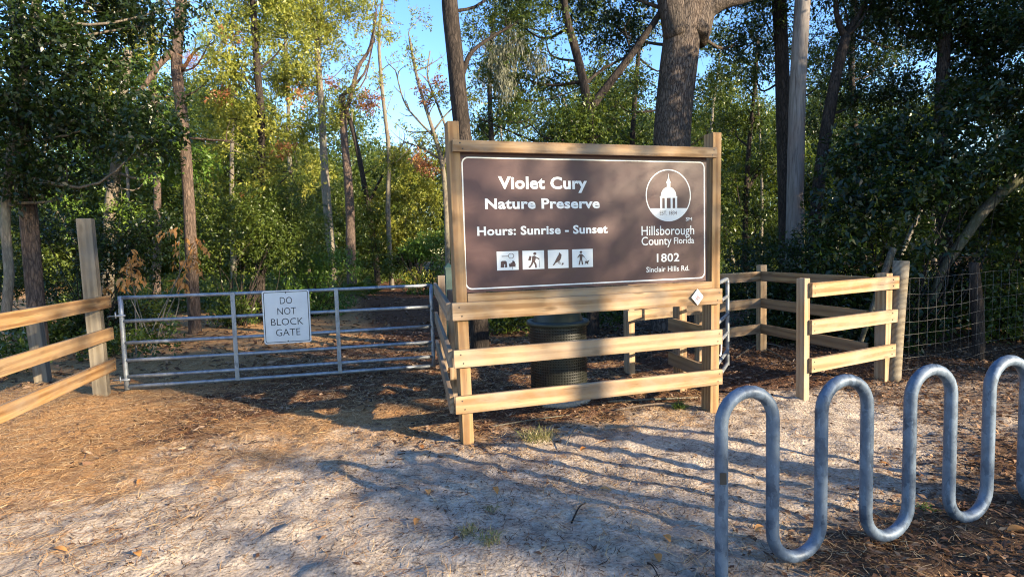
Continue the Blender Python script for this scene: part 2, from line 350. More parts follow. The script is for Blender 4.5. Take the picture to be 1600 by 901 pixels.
# ------------------------------------------------------------------ entrance sign
S = thing('entrance_sign', (1.25, .1, 0), 'large brown nature preserve sign in a three-rail timber frame', 'sign')
def post(parent, x, y, w, d, h, mat, tilt=(0, 0), rot=0, z0=-.12, name='post'):
    me = box_mesh(name, h-z0, d, w, .006, mat)      # local X is up so the grain runs along the post
    up = Vector((tilt[0], tilt[1], h)).normalized(); yv = Vector((-math.sin(rot), math.cos(rot), 0)); zv = up.cross(yv).normalized(); yv = zv.cross(up)
    m = Matrix((up, yv, zv)).transposed().to_4x4(); c = Vector((x, y, 0))+up*((h+z0)/2); m.translation = c
    return inst(name, me, parent, m)
post(S, .105, .110, .09, .14, 2.585, M['woodwarm'], (-.04, 0))
post(S, 2.440, .110, .09, .14, 2.575, M['woodwarm'], (.04, 0))
def rail(name, z, h, x0, x1, y0, y1, mat, parent=None, t=.038, sc_=True):
    b = board(name, (x0, y0, z+h/2), (x1, y1, z+h/2), h, t, mat, parent)
    if sc_: screws(b, [(x0+.055, y0-t/2-.001, z+h*.74), (x0+.075, y0-t/2-.001, z+h*.24), (x1-.035, y1-t/2-.001, z+h*.74), (x1-.05, y1-t/2-.001, z+h*.24)], (0, -1, 0))
    return b
for z in (.283, .654, 1.030): rail('rail', z, .14, 0, 2.5, .019, .019, M['wood'], S)
rail('top_rail', 2.344, .089, .05, 2.45, .019, .019, M['wood'], S)
board('ledge', (.135, .058, 1.165), (2.425, .058, 1.165), .142, .036, M['wood'], S)
# left side rails running back to the gate latch post
for z in (.283, .654, 1.030): board('side_rail', (-.02, .045, z+.07), (.375, 3.02, z+.07), .14, .036, M['woodside'], S)
post(S, .455, 2.98, .09, .09, 1.26, M['woodside'], rot=-.13); post(S, .30, 1.55, .09, .09, 1.17, M['woodside'], rot=-.13)
# right side boards and rear corner post
post(S, 2.645, .90, .09, .13, 1.22, M['wood'])
for z in (.283, .654): board('side_rail', (2.470, .19, z+.07), (2.575, .99, z+.07), .14, .036, M['woodwarm'], S)
Yp = .062
pan = inst('panel', box_mesh('panel', 2.29, .012, 1.115, .002, M['sign_brown']), S, Matrix.Translation((1.25, Yp+.006+.02, 1.797))); YF = Yp+.02
_lay = [0]
def flatmesh(name, polys, mat, parent, yf, lift=.0012):
    """polys: outlines in (x,z); each a thin raised plate facing -Y, every one a hair prouder"""
    bm = bmesh.new()
    for q in polys:
        _lay[0] = (_lay[0]+1) % 12; y = yf-lift-_lay[0]*.00012
        vs = [bm.verts.new((a, y, b)) for a, b in q]; fa = bm.faces.new(vs); bmesh.ops.triangulate(bm, faces=[fa])
    bmesh.ops.recalc_face_normals(bm, faces=bm.faces[:])
    me = bpy.data.meshes.new(name); bm.to_mesh(me); bm.free(); setmat(me, mat)
    o = bpy.data.objects.new(name, me); link(o, parent, Matrix.Identity(4)); return o
def stroke(a, b, w):
    a, b = np.array(a, float), np.array(b, float); d = unit(b-a); nn = np.array([-d[1], d[0]])*w/2
    return [tuple(a-nn), tuple(b-nn), tuple(b+nn), tuple(a+nn)]
def disc(c, r, k=20, rx=None): return [(c[0]+(rx or r)*math.cos(t), c[1]+r*math.sin(t)) for t in np.arange(k)*2*math.pi/k]
def ringpolys(outer, inner):
    k = len(outer); return [[outer[i], outer[(i+1) % k], inner[(i+1) % k], inner[i]] for i in range(k)]
def rrect(x0, x1, z0, z1, r, k=6):
    o = []
    for cx, cz, a0 in ((x1-r, z0+r, -90), (x1-r, z1-r, 0), (x0+r, z1-r, 90), (x0+r, z0+r, 180)):
        for i in range(k+1): t = RAD(a0+90*i/k); o.append((cx+r*math.cos(t), cz+r*math.sin(t)))
    return o
def ringmesh(name, outer, inner, mat, parent, yf, lift=.0012):
    k = len(outer); v = [(a, yf-lift, b) for a, b in outer]+[(a, yf-lift, b) for a, b in inner]
    f = [(i, (i+1) % k, k+(i+1) % k, k+i) for i in range(k)]
    return mesh(name, v, f, mat, parent, mw=Matrix.Identity(4))
def text(name, s, x0, x1, z0, z1, mat, parent, yf, bold=.0, lift=.0012, space=1.):
    cu = bpy.data.curves.new('t', 'FONT'); cu.body = s; cu.size = 1; cu.offset = bold; cu.space_character = space; cu.resolution_u = 3
    o = bpy.data.objects.new('t', cu); sc.collection.objects.link(o)
    dg = bpy.context.evaluated_depsgraph_get(); me = bpy.data.meshes.new_from_object(o.evaluated_get(dg)); bpy.data.objects.remove(o)
    k = len(me.vertices); a = np.zeros(k*3); me.vertices.foreach_get('co', a); a = a.reshape(-1, 3); lo, hi = a.min(0), a.max(0)
    P = [list(q.vertices) for q in me.polygons]; iv = sorted((a[q, 0].min(), a[q, 0].max()) for q in P); words = []
    for l_, h_ in iv:                                   # runs of glyphs closer than a space are one word
        if words and l_-words[-1][1] < .17: words[-1][1] = max(words[-1][1], h_)
        else: words.append([l_, h_])
    x = x0+(a[:, 0]-lo[0])/(hi[0]-lo[0])*(x1-x0); z = z0+(a[:, 1]-lo[1])/(hi[1]-lo[1])*(z1-z0)
    V = np.stack([x, np.full(k, yf-lift), z], -1); out = []
    for l_, h_ in words:
        fs = [q for q in P if l_-1e-4 <= a[q, 0].min() and a[q, 0].max() <= h_+1e-4]; ids = sorted({i for q in fs for i in q}); mp = {i: j for j, i in enumerate(ids)}
        out.append(mesh(name, V[ids], [tuple(mp[i] for i in q) for q in fs], mat, parent, mw=Matrix.Identity(4)))
    bpy.data.meshes.remove(me); return out
pw, pb = M['print_white'], M['print_brown']
ringmesh('border_line', rrect(.129, 2.374, 1.264, 2.318, .055), rrect(.140, 2.363, 1.275, 2.307, .045), pw, pan, YF)
text('lettering', 'Violet Cury', .426, 1.209, 2.036, 2.169, pw, pan, YF, .034, space=1.05)
text('lettering', 'Nature Preserve', .312, 1.324, 1.905, 1.991, pw, pan, YF, .032, space=1.05)
text('lettering', 'Hours: Sunrise - Sunset', .240, 1.394, 1.693, 1.767, pw, pan, YF, .030, space=1.05)
text('lettering', 'Hillsborough', 1.723, 2.260, 1.640, 1.748, pw, pan, YF, .006)
text('lettering', 'County', 1.722, 2.025, 1.556, 1.655, pw, pan, YF, .006)
text('lettering', 'Florida', 2.049, 2.259, 1.586, 1.644, pw, pan, YF, .008)
text('lettering', '1802', 1.873, 2.103, 1.427, 1.503, pw, pan, YF, .016, space=1.05)
text('lettering', 'Sinclair Hills Rd.', 1.767, 2.206, 1.341, 1.389, pw, pan, YF, .014, space=1.05)
text('lettering', 'SM', 2.173, 2.238, 1.789, 1.821, pw, pan, YF, .01)
# county emblem: ring, domed tower on columns, filled base segment
cx, cz, R_ = 1.998, 2.016, .2295
ringmesh('emblem_ring', disc((cx, cz), R_, 48), disc((cx, cz), R_-.010, 48), pw, pan, YF)
def seg(z, r): 
    a = math.asin((z-cz)/r); ts = np.linspace(-math.pi-a, a, 24); return [(cx+r*math.cos(t), cz+r*math.sin(t)) for t in ts]
em = [seg(1.903, R_-.0105)]
em.append([(cx+.079*math.cos(t), 2.008+.083*math.sin(t)) for t in np.linspace(0, math.pi, 20)])
em.append([(cx-.088, 1.994), (cx+.088, 1.994), (cx+.088, 2.009), (cx-.088, 2.009)])
for q in (-.076, -.030, .030, .076): em.append([(cx+q-.0105, 1.9025), (cx+q+.0105, 1.9025), (cx+q+.0105, 1.995), (cx+q-.0105, 1.995)])
for q in (-.053, .0, .053): em.append([(cx+q+.012*math.cos(t)*1.4, 1.975+.02*math.sin(t)) for t in np.linspace(0, math.pi, 8)][::1]) if False else None
em += [[(cx-.017, 2.089), (cx+.017, 2.089), (cx+.017, 2.125), (cx-.017, 2.125)], [(cx-.026, 2.124), (cx+.026, 2.124), (cx+.018, 2.140), (cx+.010, 2.152), (cx+.004, 2.175), (cx+.0025, 2.205), (cx-.0025, 2.205), (cx-.004, 2.175), (cx-.010, 2.152), (cx-.018, 2.140)]]
flatmesh('emblem', [e for e in em if e], pw, pan, YF)
text('lettering', 'EST. 1834', 1.907, 2.080, 1.844, 1.879, pb, pan, YF, .0, .0030)
# pictograms
IC = [(.396, .581), (.616, .806), (.840, 1.025), (1.060, 1.251)]
for a, b in IC: flatmesh('pictogram_plate', [[(a, 1.409), (b, 1.409), (b, 1.563), (a, 1.563)]], pw, pan, YF)
def pic(i, polys):
    a, b = IC[i]; cv = lambda q: [(a+u*(b-a), 1.563-v*.154) for u, v in q]; flatmesh('pictogram', [cv(q) for q in polys], pb, pan, YF, .0028)
pic(0, ringpolys(disc((.66, .25), .14, 20), disc((.66, .25), .115, 20))+[stroke((.23, .26), (.53, .26), .035),
    [(.16, .85), (.18, .55), (.23, .50), (.32, .50), (.33, .60), (.33, .85)], [(.47, .85), (.45, .55), (.40, .50), (.31, .50), (.305, .60), (.305, .68), (.38, .68), (.36, .85)],
    [(.70, .95), (.71, .83), (.57, .84), (.60, .77), (.55, .66), (.63, .66), (.64, .58), (.69, .63), (.73, .48), (.77, .63), (.83, .58), (.84, .68), (.89, .68), (.84, .78), (.86, .84), (.73, .83), (.72, .95)]])
pic(1, [disc((.57, .17), .075, 16), [(.25, .52), (.32, .28), (.42, .30), (.37, .55)], [(.45, .30), (.55, .27), (.62, .33), (.60, .50), (.55, .62), (.42, .60), (.43, .42)],
    [(.42, .58), (.52, .58), (.45, .76), (.33, .93), (.25, .90), (.37, .74)], [(.48, .58), (.57, .58), (.64, .74), (.65, .93), (.57, .93), (.56, .78)], stroke((.60, .36), (.77, .47), .06), stroke((.76, .40), (.78, .92), .018)])
pic(2, [[(.55, .13), (.60, .20), (.66, .26), (.63, .32), (.64, .44), (.58, .58), (.46, .66), (.36, .72), (.28, .84), (.22, .82), (.31, .68), (.38, .52), (.46, .36), (.52, .26)],
    stroke((.48, .64), (.54, .74), .025), stroke((.53, .62), (.60, .72), .025), stroke((.50, .73), (.70, .84), .02), [(.66, .76), (.72, .70), (.71, .76), (.77, .76), (.70, .83)]])
pic(3, [disc((.42, .16), .065, 16), [(.36, .26), (.47, .26), (.50, .36), (.47, .56), (.36, .56), (.35, .40)], stroke((.37, .29), (.25, .47), .05), stroke((.47, .30), (.58, .45), .045),
    stroke((.39, .54), (.32, .86), .06), stroke((.44, .54), (.49, .86), .06), stroke((.57, .44), (.72, .66), .012), [(.60, .66), (.76, .66), (.82, .58), (.80, .70), (.76, .74), (.77, .84), (.73, .84), (.71, .76), (.65, .76), (.62, .84), (.59, .83), (.62, .74)]])
mk = thing('diamond_marker', (2.229, -.002, 1.105), 'small white diamond trail marker nailed to right end of sign rail', 'marker')
dm = inst('plate', box_mesh('plate', .105, .003, .105, .001, M['sheet_white']), mk, Matrix.Translation((2.229, -.010, 1.105)) @ Matrix.Rotation(RAD(10), 4, 'Z') @ Matrix.Rotation(RAD(45), 4, 'Y'))
flatmesh('symbol', [stroke((2.205, 1.115), (2.253, 1.090), .006), stroke((2.222, 1.075), (2.222, 1.13), .005), stroke((2.239, 1.08), (2.239, 1.135), .005), stroke((2.20, 1.095), (2.222, 1.075), .005)], M['tag_pink'], mk, -.027)
# ------------------------------------------------------------------ metal gate and its sign
GA, GB = np.array([-3.30, 3.425]), np.array([.335, 3.10])
GT = thing('farm_gate', (GA[0], GA[1], 0), 'long galvanised six-bar tube gate closed across the straw-covered drive', 'gate')
gp = lambda t, z: np.array([*(GA+(GB-GA)*t), z])
for z in (1.13, .85, .59, .38, .185, .065):
    q = spline([gp(0, z), gp(.5, z-.006), gp(1, z)], 7); tube('bar', q, .022, M['galv'], GT, 10)
tube('stile', spline([gp(0, .03), gp(0, .5), gp(0, 1.15)], 6), .027, M['galv'], GT, 12); tube('stile', spline([gp(1, .05), gp(1, .5), gp(1, 1.145)], 6), .024, M['galv'], GT, 12)
for t in (.338, .672):
    a, b = gp(t, .05), gp(t, 1.145); off = np.array([.02, -.026, 0])*0+np.array([0, -.027, 0])
    board('upright', a+off, b+off, .05, .012, M['galv'], GT, up=(1, 0, 0))
for z in (.155, .92):
    q = gp(0, z); h = tube('hinge', [q+np.array([-.145, .02, -.01]), q+np.array([-.075, -.02, 0]), q+np.array([-.035, -.035, 0]), q+np.array([.05, -.035, 0])], [.009, .009, .012, .012], M['galv'], GT, 8)
    tube('pin', [q+np.array([-.05, -.035, -.03]), q+np.array([-.05, -.035, .045])], .009, M['galv'], h, 8)
for k in range(9):
    t = k/8.; c = gp(1, .80)+np.array([.01+.10*t, -.045, .03*math.sin(k*1.9)-.05*math.sin(math.pi*t)]); a = np.arange(9)*2*math.pi/8
    e1 = np.array([1, 0, .2]); e2 = np.array([0, (k % 2)*1., 1-(k % 2)])
    tube('chain_link', [c+.019*math.cos(x)*e1+.012*math.sin(x)*e2 for x in a], .0042, M['metal_dark'], GT, 5)
gd = unit(GB-GA); YS = 0.
GS = thing('gate_sign', (-1.457, 3.21, .48), 'white DO NOT BLOCK GATE sign hung on the tube gate', 'sign')
x0, x1, z0, z1 = -1.735, -1.18, .485, 1.145
mg = Matrix.Translation((-1.457, 3.195, .815)) @ Matrix.Rotation(math.atan2(gd[1], gd[0]), 4, 'Z')
def gsm(o): o.matrix_basis = W[GS].inverted() @ mg; W[o] = mg; return o
ov = rrect(-.2775, .2775, -.33, .33, .03); k = len(ov)
v = [(a, 0, b) for a, b in ov]+[(a, .003, b) for a, b in ov]
pl = gsm(mesh('plate', v, [tuple(range(k)), tuple(range(2*k-1, k-1, -1))]+[(i, k+i, k+(i+1) % k, (i+1) % k) for i in range(k)], M['sheet_white'], GS, mw=mg))
def onplate(o): W[o] = mg; o.matrix_basis = Matrix.Identity(4); o.parent = pl; return o
onplate(ringmesh('border_line', rrect(-.262, .262, -.314, .314, .022), rrect(-.254, .254, -.306, .306, .016), M['print_black'], pl, 0))
for s, u0, u1, v0, v1 in (('DO', .372, .63, .125, .255), ('NOT', .307, .70, .325, .455), ('BLOCK', .162, .845, .525, .655), ('GATE', .252, .768, .725, .857)):
    for o_ in text('lettering', s, -.2775+u0*.555, -.2775+u1*.555, .33-v1*.66, .33-v0*.66, M['print_black'], pl, 0, -.004): onplate(o_)
for z_ in (.30, -.30):
    m_ = mg @ Matrix.Translation((0, -.002, z_)) @ Matrix.Rotation(RAD(90), 4, 'X'); o_ = inst('bolt', SCREW, pl, m_)
# ------------------------------------------------------------------ left board fence with the tall gate post
LF = thing('board_fence', (-3.52, 3.35, 0), 'yellowed three-rail board fence with a tall gate post, left of gate', 'fence')
ld = unit(np.array([-3.68+.11-(-3.57)-.0, 1.74-3.26])); ang = math.atan2(ld[1], ld[0])
P0 = np.array([-3.435, 3.50]); P1 = np.array([-3.69, .0])
post(LF, -3.545, 3.385, .145, .145, 2.06, M['woodgrey'], (-.03, .0), rot=.06, name='gate_post')
for z in (.26, .635, 1.015):
    b = board('rail', (P0[0], P0[1], z+.075), (P1[0]-.02, P1[1]-1.2, z+.075), .145, .038, M['woodwarm'], LF)
    screws(b, [(P0[0]+.022-.004, P0[1]-.05, z+.11), (P0[0]+.022-.005, P0[1]-.06, z+.04)], (1, -.07, 0))
post(LF, -3.81, -.3, .12, .12, 1.25, M['woodgrey'], name='post')
sp = thing('stub_post', (-4.55, 4.45, 0), 'short weathered grey post standing behind the left board fence', 'post')
post(sp, -4.55, 4.45, .15, .13, 1.0, M['woodgrey'], (-.05, 0))
# ------------------------------------------------------------------ pedestrian maze fences
BF = thing('back_fence', (3.8, 2.1, 0), 'shaded three-rail board fence wrapping round the back of the walk-in maze', 'fence')
post(BF, 2.60, 1.93, .09, .11, 1.20, M['wood'], rot=.18); post(BF, 4.98, 2.38, .11, .09, 1.25, M['wood']); post(BF, 3.78, 2.16, .09, .09, 1.2, M['wood'], rot=.18)
for z in (.283, .65, 1.03):
    board('rail', (2.54, 1.865, z+.065), (4.93, 2.315, z+.065), .135, .036, M['wood'], BF)
    board('rail', (4.905, 2.33, z+.065), (4.82, .52, z+.065), .135, .036, M['woodwarm'], BF)
FF = thing('front_fence', (4.2, .25, 0), 'fresh pine three-rail fence panel between two posts by the round post', 'fence')
fa, fb = np.array([3.525, .115]), np.array([4.90, .395]); fd = unit(fb-fa); fn = np.array([fd[1], -fd[0]]); fr = math.atan2(fd[1], fd[0])
post(FF, fa[0], fa[1], .085, .09, 1.215, M['wood'], rot=fr); post(FF, fb[0], fb[1], .12, .12, 1.20, M['wood'], rot=fr)
for z in (.285, .665, 1.03):
    a = fa+fn*.066+fd*.02; b = fb+fn*.09+fd*.10
    if z > 1: a = a
    r_ = board('rail', (*a, z+.07), (*b, z+.07), .14, .038, M['wood'], FF)
    screws(r_, [(*(q+fn*.021), z+dz) for q in (a+fd*.04, b-fd*.12) for dz in (.035, .105)], (fn[0], fn[1], 0))
PG = thing('walk_gate', (2.52, .25, 0), 'narrow galvanised tube gate hinged at the right sign post, swung inward', 'gate')
h0, h1 = np.array([2.53, .22]), np.array([3.43, 1.13]); gq = lambda t, z: np.array([*(h0+(h1-h0)*t), z])
tube('frame', np.concatenate([spline([gq(0, .12), gq(0, 1.17)], 3), spline([gq(0, 1.17), gq(.5, 1.17), gq(.93, 1.17), gq(.985, 1.145), gq(1, 1.09)], 12)[1:], spline([gq(1, 1.05), gq(1, .5), gq(1, .17)], 5)]), .021, M['galv'], PG, 12)
for z in (.97, .76, .55, .34, .19): tube('bar', [gq(0, z), gq(.5, z), gq(1, z)], .019, M['galv'], PG, 10)
tube('rope_loop', [np.array([2.60+.03*math.cos(t), .17+.02*math.cos(t), .60+.085*math.sin(t)]) for t in np.linspace(-1.9, 1.9, 14)], .008, M['rope'], PG, 6)
# ------------------------------------------------------------------ wire fence
WF = thing('wire_fence', (5.05, .34, 0), 'galvanised woven wire stock fence strung between weathered posts at right', 'fence')
tube('round_post', spline([(5.00, .36, -.1), (5.045, .36, .6), (5.105, .36, 1.33)], 8), [.082, .082, .081, .08, .08, .079, .079, .078], M['woodgrey'], WF, 18)
tube('grey_post', spline([(6.86, .70, -.1), (6.83, .70, .5), (6.72, .70, 1.25)], 8), [.066]*6+[.06, .05], M['bark_dark'], WF, 12)
tube('grey_post', spline([(9.3, 1.05, -.1), (9.3, 1.05, .6), (9.28, 1.05, 1.2)], 6), .08, M['pole'], WF, 12)
wpts = [np.array([5.04, .275]), np.array([6.80, .61]), np.array([9.3, .95])]
def wp(t):     # t along the fence in metres
    l1 = np.linalg.norm(wpts[1]-wpts[0])
    return wpts[0]+(wpts[1]-wpts[0])*t/l1 if t < l1 else wpts[1]+unit(wpts[2]-wpts[1])*(t-l1)
hz = [1.135, .965, .81, .665, .525, .39, .26, .13]; sag = lambda t: -.03*math.sin(min(t, 1.8)/1.8*math.pi)
for i, z in enumerate(hz): tube('line_wire', [np.array([*wp(t), z+sag(t)*(1 if i else .3)+.004*math.sin(t*7+i)]) for t in np.linspace(0, 4.2, 30)], .0019, M['wire'], WF, 4)
for t in np.arange(.12, 4.2, .185):
    j = .012*math.sin(t*5); tube('stay_wire', [np.array([*wp(t+j*(1-q)+.04*q*0), .13+q*1.005+sag(t)*(1-q)]) for q in (0, .3, .6, 1)], .0015, M['wire'], WF, 4)
# ------------------------------------------------------------------ bike rack
pts = []; yR = -2.20; px0 = .812; half = .293; rt = half/2
ztop, zbot = .915-.03, .03
k = 0; xx = px0; pts.append((xx, yR, -.12)); 
for k in range(9):
    up = k % 2 == 0; cxk = xx+rt
    if up:
        pts += [(xx, yR, z) for z in (.05 if k == 0 else zbot+rt+.03, .35, .55, ztop-rt-.02)]
        pts += [(cxk-rt*math.cos(t), yR, ztop-rt+rt*math.sin(t)) for t in np.linspace(0, math.pi, 13)]
    else:
        pts += [(xx, yR, z) for z in (ztop-rt-.02, .55, .35, zbot+rt+.03)]
        pts += [(cxk-rt*math.cos(t), yR, zbot+rt*1.0-rt*math.sin(t)) for t in np.linspace(0, math.pi, 13)]
    xx += half
pts += [(xx, yR, z) for z in (.75, .4, .05, -.12)]
bk = thing('bike_rack', (px0, yR, 0), 'wavy galvanised pipe bike rack standing in the sand', 'bike rack')
tube('pipe', pts, .0305, M['rack'], bk, 20)
inst('sticker', box_mesh('sticker', .002, .03, .055, .0005, M['metal_dark']), bk, Matrix.Translation((px0-.012, yR-.0300, .50)) @ Matrix.Rotation(RAD(70), 4, 'Z'))
# ------------------------------------------------------------------ litter bin
TC = thing('trash_can', (1.30, 1.05, 0), 'dark perforated round trash can with domed lid behind the sign rails', 'trash can')
def lathe(name, prof, mat, parent, c, seg=48):
    v, f = [], []
    for r, z in prof: v += [(c[0]+r*math.cos(a), c[1]+r*math.sin(a), z) for a in np.arange(seg)*2*math.pi/seg]
    for i in range(len(prof)-1):
        for j in range(seg): f.append((i*seg+j, i*seg+(j+1) % seg, (i+1)*seg+(j+1) % seg, (i+1)*seg+j))
    return mesh(name, v, f, mat, parent, True)
tc = (1.30, 1.05)
lathe('base', [(.0, -.02), (.33, -.02), (.33, .055), (.31, .07), (0, .07)], M['concrete'], TC, tc)
seg_, rows = 66, 26; z_lo, z_hi, rb = .085, .80, .29; v, f = [], []
ringv = lambda a, z, r: (tc[0]+r*math.cos(a), tc[1]+r*math.sin(a), z)
dz = (z_hi-z_lo)/rows; da = 2*math.pi/seg_
for i in range(rows):
    for j in range(seg_):
        a, z = j*da, z_lo+i*dz; b = len(v); e = .27
        v += [ringv(a, z, rb), ringv(a+da, z, rb), ringv(a+da, z+dz, rb), ringv(a, z+dz, rb)]
        v += [ringv(a+da*e, z+dz*e, rb-.001), ringv(a+da*(1-e), z+dz*e, rb-.001), ringv(a+da*(1-e), z+dz*(1-e), rb-.001), ringv(a+da*e, z+dz*(1-e), rb-.001)]
        v += [ringv(a+da*e, z+dz*e, rb-.012), ringv(a+da*(1-e), z+dz*e, rb-.012), ringv(a+da*(1-e), z+dz*(1-e), rb-.012), ringv(a+da*e, z+dz*(1-e), rb-.012)]
        for q in range(4):
            w = (q+1) % 4; f += [(b+q, b+w, b+4+w, b+4+q), (b+4+q, b+4+w, b+8+w, b+8+q)]
mesh('basket', v, f, M['plastic_dark'], TC)
lathe('liner', [(.272, .08), (.272, .81)], M['liner'], TC, tc)
lathe('rim', [(.296, .795), (.318, .80), (.325, .82), (.318, .84), (.29, .845), (.25, .835), (.25, .80)], M['lid'], TC, tc)
lathe('lid', [(.255, .835), (.245, .88), (.225, .95), (.19, 1.02), (.14, 1.07), (.07, 1.095), (0.001, 1.10)], M['lid'], TC, tc)
# ------------------------------------------------------------------ other posts
mp_ = at(446, 425, 17); mp = thing('trail_post', (mp_[0], mp_[1], 0), 'small wooden trail post with a red painted top beyond the gate', 'post')
tube('shaft', [(mp_[0], mp_[1], -.1), (mp_[0], mp_[1], .5), (mp_[0], mp_[1], .93)], .065, M['woodgrey'], mp, 12)
tube('cap', [(mp_[0], mp_[1], .931), (mp_[0], mp_[1], 1.06)], .07, M['red_paint'], mp, 12)
q = at(701, 430, 8.6); gb = thing('green_bollard', (q[0], q[1], 0), 'dark green bollard with pointed top close behind the sign left post', 'bollard')
board('shaft', (q[0], q[1], -.1), (q[0], q[1], 1.30), .11, .11, M['green_paint'], gb, up=(1, 0, 0))
c4 = [(q[0]+a, q[1]+b, 1.301) for a, b in ((-.062, -.062), (.062, -.062), (.062, .062), (-.062, .062))]
mesh('cap', c4+[(x, y, 1.33) for x, y, _ in c4]+[(q[0], q[1], 1.40)], [(3, 2, 1, 0)]+[(i, (i+1) % 4, 4+(i+1) % 4, 4+i) for i in range(4)]+[(4+i, 4+(i+1) % 4, 8) for i in range(4)], M['green_paint'], gb)
pp = [at(x, y, 10.6) for x, y in ((1239, 470), (1241, 380), (1246, 150), (1254, 0), (1262, -170), (1272, -420))]; pb_ = pp[0].copy(); pb_[2] = -.2
up_ = thing('utility_pole', (pb_[0], pb_[1], 0), 'tall grey weathered utility pole rising beside a dark trunk', 'pole')
tube('shaft', spline([pb_]+pp, 24), np.linspace(.165, .12, 24), M['pole'], up_, 20)
# ------------------------------------------------------------------ vegetation
def leaf_arrays(pos, ax, nrm, L, Wd, fold=.18):
    s = unit(np.cross(ax, nrm)); u = np.cross(s, ax); L = L[:, None]; Wd = Wd[:, None]
    a = pos; b = pos+ax*L*.45+s*Wd*.5+u*Wd*fold; c = pos+ax*L-u*L*.08; d = pos+ax*L*.45-s*Wd*.5+u*Wd*fold
    return np.stack([a, b, c, d], 1).reshape(-1, 3)
def foliage(blobs, leaf, ratio=.42, per=9, cover=1.5, twig=.26, gap=.42, gfreq=1.6, flat=.8, seed=0, droop=.25, shell=.5):
    """blobs: (centre, radius[, density]); leaf clumps on short sprigs with noise-cut gaps"""
    P, A, Nn, Ls, R = [], [], [], [], []
    for bi, b in enumerate(blobs):
        c, r = np.asarray(b[0]), b[1]; dens = b[2] if len(b) > 2 else 1.
        area = leaf*leaf*ratio*.5
        nt = max(3, int(cover*dens*math.pi*r*r*1.35/(area*.55*per)))
        d = unit(rng.normal(size=(nt, 3))); rr = r*rng.random(nt)**shell
        rr *= .75+.5*noise(d*2.3+bi*7.1, seed+3)
        pos = c+d*rr[:, None]*np.array([1, 1, flat])
        keep = noise(pos*gfreq, seed+9)*.6+noise(pos*gfreq*2.7, seed+10)*.4 > gap; pos = pos[keep]; d = d[keep]
        pos = pos[pos[:, 2] > .05]; d = d[:len(pos)] if len(d) != len(pos) else d
        nt = len(pos)
        if not nt: continue
        td = unit(d*.7+rng.normal(size=(nt, 3))*.75+np.array([0, 0, -droop])); cl = noise(pos*1.3, seed+5)*.7+rng.random(nt)*.45-.08
        t = (np.arange(per)+.5)/per
        p = pos[:, None]+td[:, None]*(t[None, :, None]*twig)+rng.normal(size=(nt, per, 3))*leaf*.22
        a = unit(td[:, None]*.55+rng.normal(size=(nt, per, 3))*.7+np.array([0, 0, -droop*.6]))
        nn = unit(rng.normal(size=(nt, per, 3))*.6+np.array([0, 0, .75])+d[:, None]*.35)
        P.append(p.reshape(-1, 3)); A.append(a.reshape(-1, 3)); Nn.append(nn.reshape(-1, 3))
        Ls.append((leaf*(.6+.75*rng.random((nt, per)))).ravel()); R.append((cl[:, None]*.75+.28*rng.random((nt, per))).ravel())
    P, A, Nn, Ls, R = map(np.concatenate, (P, A, Nn, Ls, R))
    v = leaf_arrays(P, A, Nn, Ls, Ls*ratio); f = np.arange(len(v)).reshape(-1, 4)
    return v, f, {'rnd': np.repeat(np.clip(R, 0, 1), 4)}
def needles(blobs, L=.22, n=900, seed=0):
    P, A, R = [], [], []
    for c, r, *dd in blobs:
        k = max(5, int(n*r*r/.25*(dd[0] if dd else 1)/55)); d = unit(rng.normal(size=(k, 3))); tips = np.asarray(c)+d*(r*rng.random(k)**.45)[:, None]
        dirs = unit(d+np.array([0, 0, .3])); m = 42
        nd = unit(dirs[:, None]*.8+rng.normal(size=(k, m, 3))*.6); P.append(np.repeat(tips, m, 0)+rng.normal(size=(k*m, 3))*.03); A.append(nd.reshape(-1, 3)); R.append(np.repeat(rng.random(k), m)*.6+rng.random(k*m)*.4)
    P, A, R = map(np.concatenate, (P, A, R)); s = unit(np.cross(A, rng.normal(size=A.shape)))*.004
    v = np.stack([P-s, P+s, P+A*L*(.7+.5*rng.random((len(P), 1)))], 1).reshape(-1, 3)
    return v, np.arange(len(v)).reshape(-1, 3), {'rnd': np.repeat(R, 3)}
def pxblobs(bl, d):
    o = []
    for b in bl:
        x, y, r = b[:3]; dd = d+(b[3] if len(b) > 3 else 0); o.append((at(x, y, dd), r*dd/FPX, b[4] if len(b) > 4 else 1.))
    return o
